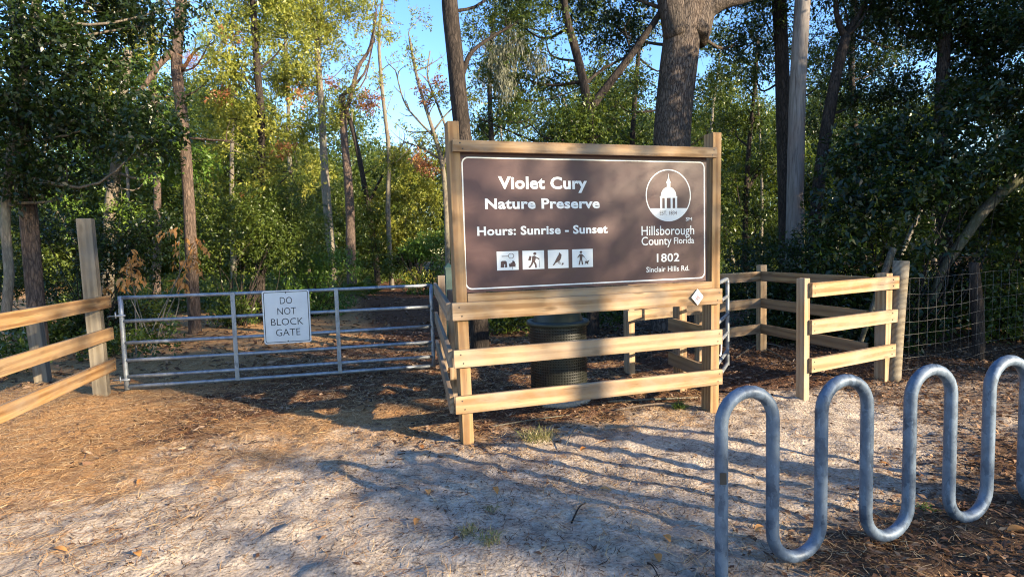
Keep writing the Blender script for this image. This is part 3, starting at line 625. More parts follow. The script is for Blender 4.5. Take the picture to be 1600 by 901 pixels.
def tree(name, label, d, trunk, w, bark, blobs, leafmat, leaf=.075, branches=(), group='trees along the forest edge', cat='tree', extra=(), seg=10, needle=False, subs=5, rings=16, wob=.25, **fk):
    """trunk: pixel path from the base up at depth d; w: widths in px at base and top; blobs: (px, py, r px, depth shift, density)"""
    pts = [at(x, y, d) for x, y in trunk]; base = pts[0].copy(); base[2] = GZ(base[0], base[1]); root = thing(name, base, label, cat, group)
    w0, w1 = (q*d/FPX/2 for q in w); low = base-np.array([0, 0, .15])
    path = spline([low]+pts, rings); rad = np.linspace(w0, w1, rings); rad[0] *= 1.25
    mb = MB(); mb.add(*tube_arrays(path, rad, seg, True, wob, 3))
    B = pxblobs(blobs, d)
    for br_ in branches:                                   # explicit limbs: (w0, w1, [(px, py, depth shift)])
        q = [at(x, y, d+dd) for x, y, dd in br_[2]]; tube('limb', spline(q, 14), np.linspace(br_[0]*d/FPX/2, br_[1]*d/FPX/2, 14), M[bark], root, 20 if br_[0] > 20 else 7, .2); lp = spline(q, 14)
        for _ in range(0 if br_[0] > 20 else 7):
            i = int(rng.integers(5, 14)); s = lp[i]; e = s+unit((lp[i]-lp[i-1])/np.linalg.norm(lp[i]-lp[i-1])*.9+rng.normal(size=3)*.6+np.array([0, 0, .25]))*d*(.012+.03*rng.random()); mb.tube(spline([s, (s+e)/2+rng.normal(size=3)*d*.003, e], 6), np.linspace(.0011, .0003, 6)*d, 4, False)
    zs = path[:, 2]
    for c, r, _ in B:
        dist = np.linalg.norm(path-c+np.array([0, 0, .5*r+.3]), axis=1)+np.where(zs > c[2], 1.5, 0); i = int(np.argmin(dist)); i = max(2, min(i, len(path)-1)); s = path[i]
        mid = (s+c)/2+np.array([0, 0, -.12*np.linalg.norm(c-s)])+rng.normal(size=3)*.12; r0 = min(rad[i]*.6, .012+.016*np.linalg.norm(c-s))
        mb.tube(spline([s, mid, c], 8), np.linspace(r0, .010, 8), 5)
        for _ in range(subs):
            e = c+unit(rng.normal(size=3))*r*(.55+.5*rng.random()); m2 = (c+e)/2+rng.normal(size=3)*r*.12
            mb.tube(spline([c, m2, e], 6), np.linspace(.009, .003, 6), 4, False)
    mb.build('trunk', M[bark], root)
    if B:
        fk.setdefault('seed', len(W))
        v, f, a = needles(B) if needle else foliage(B, leaf, **fk)
        mesh('crown', v, f, M[leafmat], root, attrs=a)
    for ename, emat, ebl, ek in extra:
        eb = pxblobs(ebl, d); v, f, a = (needles(eb) if ek.get('needle') else foliage(eb, **{'leaf': leaf, 'seed': len(W), **ek})); mesh(ename, v, f, M[emat], root, attrs=a)
    return root
def shrub(name, label, d, base, blobs, leafmat, leaf=.07, stems=3, bark='bark_dark', group='understory shrubs', low=True, **fk):
    b = at(base[0], base[1], d); b[2] = GZ(b[0], b[1]); root = thing(name, b, label, 'shrub', group); B = pxblobs(blobs, d); mb = MB()
    for c, r, _ in B:
        for _ in range(stems):
            e = c+unit(rng.normal(size=3))*r*.8*rng.random(); s = b+np.array([rng.normal()*.12, rng.normal()*.12, -.05]); m_ = (s+e)/2+rng.normal(size=3)*np.linalg.norm(e-s)*.1
            mb.tube(spline([s, m_, e], 8), np.linspace(.016, .004, 8), 4, False)
    if low: B += [(b+np.array([0, 0, .45]), .55, .9), (b+np.array([.5, .2, .35]), .45, .9), (b+np.array([-.5, .1, .4]), .45, .9)]
    mb.build('stems', M[bark], root); fk.setdefault('seed', len(W)); v, f, a = foliage(B, leaf, **fk); mesh('foliage', v, f, M[leafmat], root, attrs=a); return root
# ---- the big named trunks
tree('oak_tree', 'thick furrowed oak trunk rising behind the right half of sign', 10.5, [(1046, 505), (1049, 400), (1050, 225), (1058, 120), (1068, 40), (1074, 0)], (57, 58), 'bark_oak',
     [(960, 40, 60, 1, .8), (1140, -40, 80, .5), (1020, -90, 90, 0), (900, -40, 70, .5), (1160, 60, 45, 1.5, .6)], 'leaf_dark', .075, seg=28, rings=34, wob=.14,
     branches=[(50, 34, [(1062, 60, -.05), (1050, 0, -.1), (1040, -90, -.2), (1010, -220, 0)]), (54, 30, [(1080, 60, 0), (1102, 0, .1), (1130, -70, .2), (1180, -200, .3)]), (26, 12, [(1096, 28, 0), (1125, 6, -.1), (1165, -4, -.1), (1230, -30, 0)])])
tree('slender_tree', 'slender dark-barked tree rising behind the left end of sign', 9.0, [(748, 516), (735, 330), (724, 220), (713, 110), (705, 30), (702, -30), (704, -160)], (30, 22), 'bark_dark',
     [(800, -40, 60, .3, .8), (700, -140, 90), (640, -90, 50, 0, .5)], 'leaf_dark', .07, seg=16, rings=24, branches=[(9, 4, [(722, 118, 0), (735, 85, .1), (762, 62, .3), (800, 40, .5)])])
tree('forked_oak', 'dark forked oak with a long diagonal limb behind the sign centre', 10.2, [(927, 512), (922, 330), (921, 200), (914, 140), (898, 75), (884, 20), (876, -60)], (20, 10), 'bark_dark',
     [(790, 110, 50, .4, .8), (850, 50, 55, .2, .9), (760, 190, 34, .4), (830, 195, 45, .2), (900, 195, 45, -.2), (965, 190, 38, .2), (870, 115, 40, .3, .8), (985, 130, 34, .5, .6), (800, 30, 50, .5, .9), (940, 90, 28, .4, .7)], 'leaf_green', .07, gap=.45,
     branches=[(15, 8, [(923, 170, 0), (945, 140, .05), (978, 98, .1), (1005, 60, .2), (1035, 15, .3), (1060, -40, .4)]), (6, 3, [(910, 135, 0), (940, 110, .2), (985, 85, .3)]), (5, 2, [(975, 105, .1), (985, 85, .2), (975, 40, .4)])],
     extra=[('hanging_moss', 'moss', [(785, 80, 16), (790, 115, 13), (842, 85, 12), (800, 55, 15)], dict(leaf=.11, ratio=.12, droop=3., twig=.35, flat=1.7, gap=.2, cover=2.2))])
tree('tall_pine', 'tall pine with flaky reddish trunk left of the tube gate centre', 12.0, [(302, 465), (296, 330), (290, 240), (283, 170), (276, 100), (281, 30), (287, -60), (292, -200)], (18, 15), 'bark_pine',
     [(325, 72, 22, -.3, 1.5), (250, -30, 50, 0, .8), (330, -60, 60)], 'needle', needle=True, seg=16, rings=26,
     branches=[(12, 4, [(280, 70, 0), (250, 100, -.2), (225, 135, -.3), (205, 150, -.3)]), (6, 2, [(285, 110, 0), (305, 80, -.2), (325, 70, -.3)]), (5, 2, [(292, 215, 0), (320, 218, -.1), (360, 220, -.2)])],
     extra=[('dead_needles', 'leaf_brown', [(303, 98, 12, -.3, 2.)], dict(needle=True))])
tree('stout_pine', 'stout pine trunk with pale flaking bark at far left edge', 9.3, [(58, 500), (52, 420), (46, 350), (40, 250), (32, 120), (22, -40)], (24, 21), 'bark_pine', [], 'leaf_dark', seg=20, rings=22)
tree('leaning_tree', 'leaning lichen-spotted trunk crossing behind the wire fence', 8.6, [(1436, 548), (1452, 490), (1472, 425), (1506, 372), (1548, 318), (1600, 272), (1680, 190), (1760, 90)], (9, 19), 'bark_lichen',
     [(1640, 120, 70, .5), (1600, 30, 60, .8), (1700, 40, 90, .3)], 'leaf_dark', .075, seg=14, rings=26)
tree('dark_trunk_tree', 'straight blackish trunk immediately left of the utility pole', 11.5, [(1231, 480), (1228, 330), (1225, 200), (1221, 80), (1217, -20), (1213, -120)], (24, 20), 'bark_dark',
     [(1190, 20, 45, 0, .6), (1270, 60, 45, .5, .7), (1225, -80, 90), (1180, 110, 34, .8, .6), (1285, 130, 34, 1., .6)], 'leaf_green', .07, seg=12)
tree('crooked_tree', 'crooked brown tree forking into a high Y right of the pole', 10.8, [(1262, 490), (1275, 330), (1290, 210), (1304, 130), (1322, 58)], (22, 15), 'bark_dark',
     [(1350, 60, 40, .4, .7), (1340, 150, 46, .3, .9), (1300, -40, 60), (1380, -30, 60)], 'leaf_dark', .07, branches=[(11, 6, [(1322, 60, 0), (1312, 40, 0), (1306, 10, 0), (1308, -40, .1)]), (10, 5, [(1322, 60, 0), (1336, 32, .05), (1352, 5, .1), (1370, -40, .2)])])
# ---- left edge
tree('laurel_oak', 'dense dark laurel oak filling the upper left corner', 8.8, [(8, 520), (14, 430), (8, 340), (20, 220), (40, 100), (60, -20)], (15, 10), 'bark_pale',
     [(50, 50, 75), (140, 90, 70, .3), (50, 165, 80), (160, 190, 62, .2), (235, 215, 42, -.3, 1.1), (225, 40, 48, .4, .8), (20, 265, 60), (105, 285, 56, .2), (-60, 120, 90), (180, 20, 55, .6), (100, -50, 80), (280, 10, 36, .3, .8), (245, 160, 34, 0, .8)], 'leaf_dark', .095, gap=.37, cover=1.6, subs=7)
tree('young_oak', 'young oak with bright lit leaves around a short pale trunk', 12.5, [(168, 470), (172, 340), (178, 280), (186, 225), (192, 150), (200, 80)], (20, 12), 'bark_pale',
     [(205, 195, 40, -.8), (245, 205, 36, -1), (240, 265, 40), (130, 250, 40), (300, 250, 36), (190, 330, 40), (90, 330, 40), (210, 110, 40, .5)], 'leaf_bright', .09, gap=.45)
# ---- sunlit centre left
tree('green_oak', 'leafy green oak with a thin dark stem left of the sky gap', 14.0, [(408, 470), (407, 330), (409, 200), (402, 110), (396, 20), (392, -50)], (15, 8), 'bark_dark',
     [(375, 100, 60), (430, 170, 58), (365, 190, 46), (450, 60, 58, .5), (395, 265, 58), (455, 270, 52, .6), (345, 260, 44), (400, 20, 60), (470, 200, 34, .7), (330, 160, 34, .4), (420, -50, 70)], 'leaf_yellow', .095, gap=.49, cover=1.2, extra=[('dead_leaves', 'leaf_brown', [(345, 150, 12), (440, 230, 11), (385, 300, 12), (470, 150, 9), (360, 60, 10)], dict(leaf=.09, gap=.3))])
tree('yellow_maple', 'yellow-green sunlit tree with pale trunk beside the sky gap', 22.0, [(521, 425), (512, 330), (506, 250), (503, 180), (498, 110), (494, 40)], (15, 9), 'bark_pale',
     [(500, 50, 48), (535, 15, 48, .5), (468, 110, 40), (545, 95, 26, 0, .6), (500, 130, 34, .5, .8), (470, 10, 50), (440, 120, 36, .5), (520, -50, 60)], 'leaf_yellow', .11, gap=.46, twig=.4)
tree('thin_pine', 'reddish thin pine in line with the gap between two pale trunks', 21.0, [(549, 430), (547, 340), (543, 270), (538, 215), (534, 150)], (17, 10), 'bark_pine',
     [(548, 150, 26, 0, .6), (520, 180, 24, 0, .6), (585, 60, 26, 0, .4), (590, 10, 30, 0, .5)], 'leaf_yellow', .1, gap=.5,
     branches=[(8, 4, [(536, 190, 0), (549, 145, 0), (560, 105, .1), (578, 75, .2), (588, 20, .3)])], extra=[('dead_leaves', 'leaf_brown', [(577, 158, 15, 0, 1.2), (520, 130, 9, 0, 1.)], dict(leaf=.1))])
tree('bare_tree', 'mostly bare dark tree leaning left from the far path edge', 25.0, [(591, 448), (585, 380), (573, 310), (562, 250), (549, 195), (535, 160)], (11, 6), 'bark_dark',
     [(560, 300, 22, 0, .4), (600, 250, 20, .5, .3), (540, 330, 20, 0, .5)], 'leaf_green', .11, gap=.5, branches=[(5, 2, [(575, 320, 0), (600, 270, .2), (630, 225, .3)])])
tree('red_leaf_maple', 'sparse maple with reddish leaves against blue sky left of sign', 19.0, [(700, 430), (697, 330), (692, 262), (680, 215), (664, 165), (650, 115), (640, 60)], (9, 4), 'bark_pale',
     [(650, 92, 22, 0, .4), (688, 150, 20, 0, .4), (635, 75, 16, 0, .5), (690, 90, 14, 0, .4), (665, 215, 22, .3, .5), (620, 195, 16, .3, .35), (690, 215, 22, 0, .6), (655, 30, 20, 0, .25), (735, 150, 22, 0, .5)], 'leaf_yellow', .09, gap=.44,
     branches=[(5, 2, [(692, 262, 0), (700, 215, 0), (684, 165, .2), (668, 120, .2), (672, 80, .3)]), (4, 2, [(690, 250, 0), (660, 232, .2), (632, 222, .2)]), (4, 2, [(680, 215, 0), (655, 190, .1), (632, 160, .2), (618, 110, .2)])],
     extra=[('red_leaves', 'leaf_brown', [(668, 155, 11, 0, .9), (682, 128, 9, 0, .9), (656, 138, 8, 0, .9), (655, 250, 13, 0, .9), (670, 262, 12, 0, .8)], dict(leaf=.1, gap=.35))])
tree('airy_oak', 'airy pale oak whose thin twigs cross the blue sky', 24.0, [(612, 440), (606, 330), (608, 240), (598, 150), (592, 60), (600, -20)], (9, 4), 'bark_pale',
     [(600, 40, 26, 0, .35), (625, 95, 18, 0, .3), (590, 120, 22, 0, .4), (612, 150, 16, 0, .3), (610, -20, 30, 0, .4), (640, 240, 24, 0, .8), (608, 250, 26, 0, .8)], 'leaf_yellow', .11, gap=.46)
# ---- understory
shrub('mid_shrub', 'yellow-green shrub mound where the path bends away, below sky gap', 25.0, (650, 440), [(640, 275, 40), (605, 310, 40, 1), (680, 300, 34), (650, 350, 40), (690, 250, 24), (612, 365, 34)], 'leaf_yellow', .12, gap=.42)
shrub('lit_shrub', 'bright green low shrub right where the path disappears', 21.0, (672, 440), [(665, 385, 26), (685, 405, 22), (645, 392, 18), (700, 370, 22)], 'leaf_bright', .10, gap=.4)
shrub('edge_shrub', 'bright leafy bush above the white gate sign', 14.5, (490, 450), [(505, 415, 26), (480, 392, 26, .4), (520, 385, 24, .5), (545, 412, 18), (455, 415, 26)], 'leaf_bright', .075, gap=.42)
shrub('green_shrub', 'tall green shrub between the pine and the white gate sign', 13.0, (370, 460), [(345, 330, 46), (395, 360, 48), (360, 410, 44), (430, 320, 46, .8), (440, 385, 40, .5), (310, 390, 34), (470, 350, 40, 1)], 'leaf_green', .07, gap=.40)
shrub('far_shrub', 'olive shrub thicket behind the thin trunks above the gate', 23.0, (550, 430), [(500, 350, 40), (545, 370, 36), (585, 395, 30), (480, 300, 40, 2), (530, 300, 30, 1), (575, 340, 30, 1), (610, 420, 18)], 'leaf_green', .11, gap=.42)
shrub('shade_shrub', 'shaded shrub behind the tall gate post', 10.5, (150, 500), [(120, 370, 44), (180, 390, 42), (230, 345, 42), (60, 350, 40, .5), (240, 410, 36), (130, 430, 34), (15, 430, 40), (85, 440, 30)], 'leaf_dark', .07, gap=.42)
shrub('brown_sapling', 'dry sapling with hanging orange-brown leaves left of the gate', 9.6, (238, 520), [(200, 395, 16, 0, .7), (205, 425, 15, 0, .8), (300, 405, 16, .2, .7), (285, 430, 14, .2, .6), (275, 365, 13, .3, .7), (190, 440, 10, 0, .7), (305, 375, 10, 0, .6)], 'leaf_orange', .115, 1, 'bark_pale', low=False, gap=.3, droop=1.6, ratio=.42, cover=1.)
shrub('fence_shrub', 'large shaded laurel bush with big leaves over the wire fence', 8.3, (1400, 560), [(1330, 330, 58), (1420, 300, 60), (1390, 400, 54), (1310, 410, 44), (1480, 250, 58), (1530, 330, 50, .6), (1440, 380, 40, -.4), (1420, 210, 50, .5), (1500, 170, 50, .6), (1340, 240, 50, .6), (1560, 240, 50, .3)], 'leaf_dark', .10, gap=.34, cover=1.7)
shrub('maze_shrub', 'low dark shrub hiding the foot of the utility pole', 9.2, (1250, 530), [(1190, 400, 34, .6), (1240, 410, 34), (1270, 380, 34), (1160, 420, 26, .5), (1290, 430, 30), (1215, 440, 26)], 'leaf_dark', .06, gap=.38)
shrub('corner_shrub', 'lighter leafy shrub at the right edge above the wire', 8.8, (1590, 540), [(1580, 400, 38), (1555, 440, 22), (1610, 340, 44), (1600, 460, 26)], 'leaf_green', .075, gap=.42)
shrub('back_corner_shrub', 'dark thicket low behind the second wire fence post', 10.2, (1540, 520), [(1520, 430, 40), (1570, 420, 44), (1500, 480, 30), (1560, 480, 36), (1610, 450, 44), (1460, 460, 34), (1640, 500, 40)], 'leaf_dark', .08, gap=.3)
shrub('maze_back_shrub', 'dark leafy thicket low behind the maze back fence', 11.0, (1330, 500), [(1300, 450, 36), (1350, 460, 36), (1390, 470, 34), (1250, 460, 34), (1200, 455, 30), (1420, 440, 34), (1150, 450, 28)], 'leaf_dark', .075, gap=.32)
# ---- right and centre background trees
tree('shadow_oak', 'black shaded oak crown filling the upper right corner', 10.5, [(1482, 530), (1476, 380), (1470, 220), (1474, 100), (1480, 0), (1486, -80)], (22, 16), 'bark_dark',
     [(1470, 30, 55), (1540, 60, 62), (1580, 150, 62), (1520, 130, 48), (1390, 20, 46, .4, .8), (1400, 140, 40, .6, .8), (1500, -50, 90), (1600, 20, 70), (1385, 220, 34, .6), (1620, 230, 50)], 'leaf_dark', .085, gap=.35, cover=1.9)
tree('twin_oak', 'thin twin-stemmed oak in shade between sign and utility pole', 14.5, [(1163, 460), (1165, 330), (1170, 230), (1178, 150), (1184, 60)], (10, 5), 'bark_dark',
     [(1145, 110, 36, 0, .8), (1185, 170, 34, 0, .8), (1150, 190, 34, .5, .8), (1195, 250, 34), (1150, 280, 38), (1180, 340, 44), (1140, 360, 36), (1205, 80, 34, 1, .7), (1120, 60, 34, 1, .6), (1210, 380, 40)], 'leaf_green', .085, gap=.44,
     branches=[(7, 3, [(1165, 300, 0), (1185, 270, .2), (1215, 245, .4)])])
tree('pole_side_oak', 'shaded oak thicket just right of the utility pole', 14.0, [(1352, 490), (1345, 330), (1335, 200), (1330, 90), (1335, -20)], (13, 8), 'bark_dark',
     [(1290, 190, 40), (1275, 290, 42), (1330, 100, 40, .6, .7), (1300, 360, 46), (1350, 290, 46), (1380, 90, 40, .5, .7), (1280, 90, 36, .5, .6), (1430, 60, 40, 1, .6), (1360, 20, 44, 0, .7)], 'leaf_dark', .085, gap=.40, cover=1.7)
tree('mossy_oak', 'mossy oak behind the slender trunk at sign left', 16.0, [(775, 470), (772, 330), (768, 220), (765, 120), (772, 20)], (12, 6), 'bark_dark',
     [(770, 90, 38, 0, .7), (790, 170, 34, 0, .8), (745, 40, 28, 0, .5), (810, 20, 44, 0, .8), (745, 195, 22, 0, .6), (860, 160, 40, .5, .8), (920, 20, 48, .5, .7), (930, 130, 40, .7, .7)], 'leaf_green', .09, gap=.45,
     extra=[('hanging_moss', 'moss', [(768, 60, 14), (752, 110, 10), (815, 75, 12)], dict(leaf=.14, ratio=.12, droop=3., twig=.4, flat=1.8, gap=.2, cover=1.6))])
tree('behind_sign_oak', 'green oak crown showing over the sign between two big trunks', 18.0, [(985, 460), (985, 330), (988, 230), (992, 150), (1000, 60)], (12, 6), 'bark_dark',
     [(985, 200, 34), (1000, 120, 34, 0, .7), (955, 150, 34, 0, .8), (1005, 40, 36, 0, .6), (1110, 140, 34, 0, .7), (1105, 210, 30), (880, 210, 34), (1090, 80, 28, 0, .5)], 'leaf_green', .10, gap=.45)
tree('left_back_pine', 'distant pine with ragged top in the upper left gap', 20.0, [(245, 440), (246, 330), (244, 220), (240, 120), (236, 20)], (13, 8), 'bark_pine',
     [(240, 60, 40, 0, .8), (210, 100, 40, 0, .7), (280, 120, 36, 0, .7), (190, 30, 44, 0, .7), (320, 30, 44, 0, .7), (340, 110, 36), (150, 150, 44), (100, 60, 50)], 'leaf_yellow', .12, gap=.5)
tree('far_gum', 'far sunlit gum tree between green oak and yellow tree', 28.0, [(460, 430), (458, 340), (452, 240), (450, 140), (446, 60)], (10, 5), 'bark_pale',
     [(455, 130, 34), (430, 70, 40), (470, 210, 34), (420, 10, 50), (360, 40, 44), (490, 260, 34), (310, 300, 34), (330, 220, 34), (380, 330, 36)], 'leaf_yellow', .15, gap=.48, twig=.45, cover=1.2)
# ---- palmettos
def palmetto(label, d, px, py, nf, size):
    b = at(px, py, d); b[2] = GZ(b[0], b[1]); root = thing('palmetto', b, label, 'palmetto', 'fan palmettos at the path edge'); mb = MB()
    for k in range(nf):
        a = k*2*math.pi/nf+rng.random()*.5; el = .5+.7*rng.random(); d_ = np.array([math.cos(a)*math.cos(el), math.sin(a)*math.cos(el), math.sin(el)]); tip = b+d_*size*.9; mb.tube(spline([b, (b+tip)/2+np.array([0, 0, .06]), tip], 5), .008, 4, False)
        s = unit(np.cross(d_, np.array([0, 0, 1.]))); u = np.cross(s, d_); V, F_ = [], []
        for j in range(17):
            t = RAD(-105+j*210/16); dr = d_*math.cos(t)+s*math.sin(t); w_ = np.cross(dr, u)*.018; e = tip+dr*size*.62; V += [tip+w_*.3, tip-w_*.3, tip+dr*size*.35-w_+u*.02, e-u*.05-np.array([0, 0, .08]), tip+dr*size*.35+w_+u*.02]; n0 = len(V)-5; F_.append((n0, n0+1, n0+2, n0+3, n0+4))
        o = mesh('frond', V, F_, M['leaf_green'], root, attrs={'rnd': np.full(len(V), .3+.5*rng.random())})
    mb.build('stalks', M['grass'], root)
palmetto('fan palmetto with spiky fronds right of the white gate sign', 17.0, 552, 452, 9, .75)
palmetto('fan palmetto half hidden above the white gate sign', 17.5, 478, 452, 8, .7)
# ---- fallen sticks leaning / lying
ls = [at(*q) for q in ((1331, 578, 7.6), (1350, 520, 7.65), (1372, 455, 7.7), (1396, 388, 7.75))]; o = tube('leaning_branch', spline(ls, 12), np.linspace(.022, .045, 12), M['bark_lichen'], None, 8, .3, base=(ls[0][0], ls[0][1], 0))
tag(o, 'pale lichen-covered dead branch leaning behind the fresh pine fence panel', 'branch')
# ---- forest mass beyond, one uncountable wood
B = []
for k in range(330):
    t = rng.random(); px = -250+2100*t; d = 30+28*rng.random(); gapx = abs(px-668)
    top = 260 if gapx < 90 else 225 if 560 < px < 760 else 150
    r = (1.3+1.5*rng.random()); py = 425-rng.random()**.75*(425-top)
    if gapx < 45 and d < 52: continue
    B.append((at(px, py, d), r, .8))
for k in range(170):
    px = -300+2250*rng.random(); d = 42+20*rng.random(); c = at(px, 380, d); c[2] = .6+3.2*rng.random()
    if abs(px-672) < 28: continue
    B.append((c, 1.9+rng.random(), 1.6))
for k in range(110):
    px = -150+(740 if k < 75 else 1800)*rng.random(); d = 34+14*rng.random(); c = at(px, 330, d); c[2] = 2.5+4.5*rng.random()
    if 560 < px < 745: continue
    B.append((c, 1.6+rng.random(), 1.3))
v, f, a = foliage(B, .24, per=7, cover=1.25, twig=.7, gap=.38, gfreq=.9, seed=77)
o = mesh('forest', v, f, M['leaf_green'], None, attrs=a); tag(o, 'hazy green wood closing the view behind the nearer trees', 'forest', kind='stuff')
mb = MB()
for k in range(46):
    px = -150+1900*rng.random(); d = 27+22*rng.random()
    if 560 < px < 745: continue
    b = at(px, 400, d); b[2] = -.3; tp = b+np.array([rng.normal()*1.2, rng.normal()*1.2, 7+6*rng.random()]); mb.tube(spline([b, (b+tp)/2+rng.normal(size=3)*.3, tp], 8), np.linspace(.16, .05, 8)*(.6+.7*rng.random()), 6, False)
o = mb.build('forest_trunks', M['bark_pale']); tag(o, 'distant thin trunks of the wood behind the nearer trees', 'forest', kind='stuff')
# ---- trees on the sun side, right of and behind the camera: they throw the dappled shade
TS = np.tan(SUN_EL); PE = np.array([-SUN_H[1], SUN_H[0]])
def sunpt(u, v_, a): h = SUN_H*a+PE*u; return np.array([h[0], h[1], v_])
def shade_tree(label, u, a, crown, h, leaf=.13, cover=1.3, gap=.36, seed=0):
    b = sunpt(u, 0, a); root = thing('roadside_oak', b, label, 'tree', 'roadside oaks behind the camera'); mb = MB(); tp = sunpt(u+.3, h, a)
    mb.tube(spline([b-np.array([0, 0, .2]), (b+tp)/2+np.array([.1, .1, 0]), tp], 12), np.linspace(.2, .06, 12), 10)
    B = [(sunpt(uu, vv, a+rng.normal()*(.8 if r > .5 else .1)), r, *dn) for uu, vv, r, *dn in crown]
    for c, r, *_ in B: s = b+(tp-b)*min(.95, max(.3, (c[2]-.8)/h)); mb.tube(spline([s, (s+c)/2-np.array([0, 0, .2]), c], 8), np.linspace(.05, .012, 8), 5)
    mb.build('trunk', M['bark_oak'], root); v, f, at_ = foliage(B, leaf, cover=cover, gap=gap, seed=seed, gfreq=1.1, twig=.4); mesh('crown', v, f, M['leaf_dark'], root, attrs=at_)
SH = [  # crowns given as (across the sun, height, radius)
 ('roadside oak behind the camera whose crown shades the sign panel', .6, 16, [(.4, 6.6, 1.0, .5), (1.6, 6.7, 1.0, .5), (2.6, 6.5, .9, .5), (-.3, 7.3, 1.0, .7), (1., 8.4, 1.3), (2.6, 8.3, 1.2), (-.8, 8.6, 1.4), (-.7, 4.3, .34, 1.1), (-.65, 4.75, .34, 1.1), (-.98, 4.5, .26, .8), (-.42, 4.5, .24, 1.2), (.6, 9.6, 1.3), (-1.6, 9.2, 1.)], 10),
 ('roadside oak behind the camera shading the left trees', -3.2, 16.5, [(-2.6, 8.8, 1.1), (-3.8, 9.2, 1.2), (-2.0, 9.6, 1.2), (-3.4, 10., 1.5), (-1.6, 10.4, 1.3), (-4.6, 8.6, 1.4), (-.4, 10.6, 1.2)], 11),
 ('roadside oak right of the camera shading the wire fence thicket', 5.6, 15, [(4.9, 5.4, 1.1), (6.2, 5.2, 1.3), (5.2, 6.6, 1.1), (6.8, 6.8, 1.3), (5.2, 3.7, .9), (6.6, 3.4, 1.2)], 10),
 ('roadside oak far right of the camera with a low wide crown', 9.2, 14, [(8.2, 4., 1.4), (9.6, 4.4, 1.5), (8.4, 6.2, 1.5), (10., 6.6, 1.5), (8.9, 8., 1.5), (7.6, 2.2, 1.1)], 9),
 ('roadside oak second from the camera casting streaks on the sand', -2.0, 20, [(-1.2, 4.4, .6), (-3.6, 5.4, .9)], 6)]
for i, (l, u, a, cr, h) in enumerate(SH): shade_tree(l, u, a, cr, h, seed=100+i)
def side_tree(label, x, y, blobs, h, seed):
    b = np.array([x, y, 0.]); root = thing('side_oak', b, label, 'tree', 'oaks just right of the view'); mb = MB(); tp = b+np.array([.3, .2, h]); mb.tube(spline([b-np.array([0, 0, .2]), (b+tp)/2+np.array([.15, -.1, 0]), tp], 12), np.linspace(.17, .05, 12), 10)
    B = [(b+np.array(q[:3]), q[3]) for q in blobs]
    for c, r in B: s = b+(tp-b)*min(.95, max(.1, (c[2]-.6)/h)); mb.tube(spline([s, (s+c)/2-np.array([0, 0, .15]), c], 8), np.linspace(.04, .01, 8), 5)
    mb.build('trunk', M['bark_dark'], root); v, f, a_ = foliage(B, .11, cover=1.4, gap=.33, seed=seed, twig=.35); mesh('crown', v, f, M['leaf_dark'], root, attrs=a_)
side_tree('bushy oak out of view right of the wire fence', 9.6, -.7, [(0, 0, 1.2, 1.1), (.6, .6, 2.6, 1.2), (-.4, .2, 3.8, 1.1), (.5, -.4, 5., 1.2), (0, .6, 6.2, 1.1)], 6.5, 201)
side_tree('bushy oak out of view beyond the right end of wire fence', 11.8, 1.7, [(0, 0, 1.4, 1.2), (.5, .5, 3., 1.3), (-.4, -.5, 4.2, 1.3), (.3, .2, 5.8, 1.3), (0, 0, 7.2, 1.2)], 7.5, 202)
# ------------------------------------------------------------------ ground litter
def scatter(n, x0, x1, y0, y1, prob):
    x = x0+(x1-x0)*rng.random(n); y = y0+(y1-y0)*rng.random(n); k = rng.random(n) < prob(x, y); return x[k], y[k]
def slivers(name, label, x, y, L, w, mat, seed, lift=.006, cat='litter', lie=.2, dirbias=None):
    n_ = len(x); z = gz(x, y)+lift*rng.random(n_)+.001; th = rng.random(n_)*math.pi if dirbias is None else dirbias+rng.normal(size=n_)*.7
    L = L*(.5+rng.random(n_)); d = np.stack([np.cos(th), np.sin(th), rng.normal(size=n_)*lie*.4], -1); s = np.stack([-np.sin(th), np.cos(th), rng.normal(size=n_)*lie], -1)*(w*(.6+.8*rng.random(n_)))[:, None]
    p = np.stack([x, y, z], -1); bend = np.stack([-np.sin(th), np.cos(th), np.full(n_, .25)], -1)*(L*.1*rng.normal(size=n_))[:, None]; bend[:, 2] = np.abs(bend[:, 2])
    e = d*L[:, None]/2; v = np.stack([p-e-s, p-e+s, p+bend+s, p+bend-s, p+e+s*.5, p+e-s*.5], 1).reshape(-1, 3); i = np.arange(n_)[:, None]*6
    f = np.concatenate([i+np.array([0, 3, 2, 1]), i+np.array([3, 5, 4, 2])]); v[:, 2] = np.maximum(v[:, 2], gz(v[:, 0], v[:, 1])+.001)
    o = mesh(name, v, f, M[mat], None, attrs={'rnd': np.repeat(rng.random(n_), 6)}); tag(o, label, cat, kind='stuff')
x, y = scatter(230000, -5.2, 3., -2.6, 5.5, lambda x, y: m_straw(x, y)*(1-.55*m_mulch(x, y))*.5+.22*noise(np.stack([x, y], -1)*1.4, 41)**2)
slivers('pine_straw', 'carpet of fallen orange pine straw on the left and by gate', x, y, .10, .0012, 'straw', 1, .016)
x, y = scatter(110000, -4.6, 4.4, -3.2, 3., lambda x, y: (1-.6*m_straw(x, y))*(.10+1.0*noise(np.stack([x, y], -1)*2.3, 31)**2))
slivers('dark_bits', 'dark twig bits and crumbs strewn over the grey sand', x, y, .028*(.4+2.2*rng.random(len(x))**3), .0017, 'chip', 2, .004)
x, y = scatter(60000, -3.5, 7., -.2, 7.5, lambda x, y: m_mulch(x, y)*.6)
slivers('bark_mulch', 'brown bark mulch covering the ground behind gate and sign', x, y, .05, .007, 'chip', 3, .012, lie=.5)
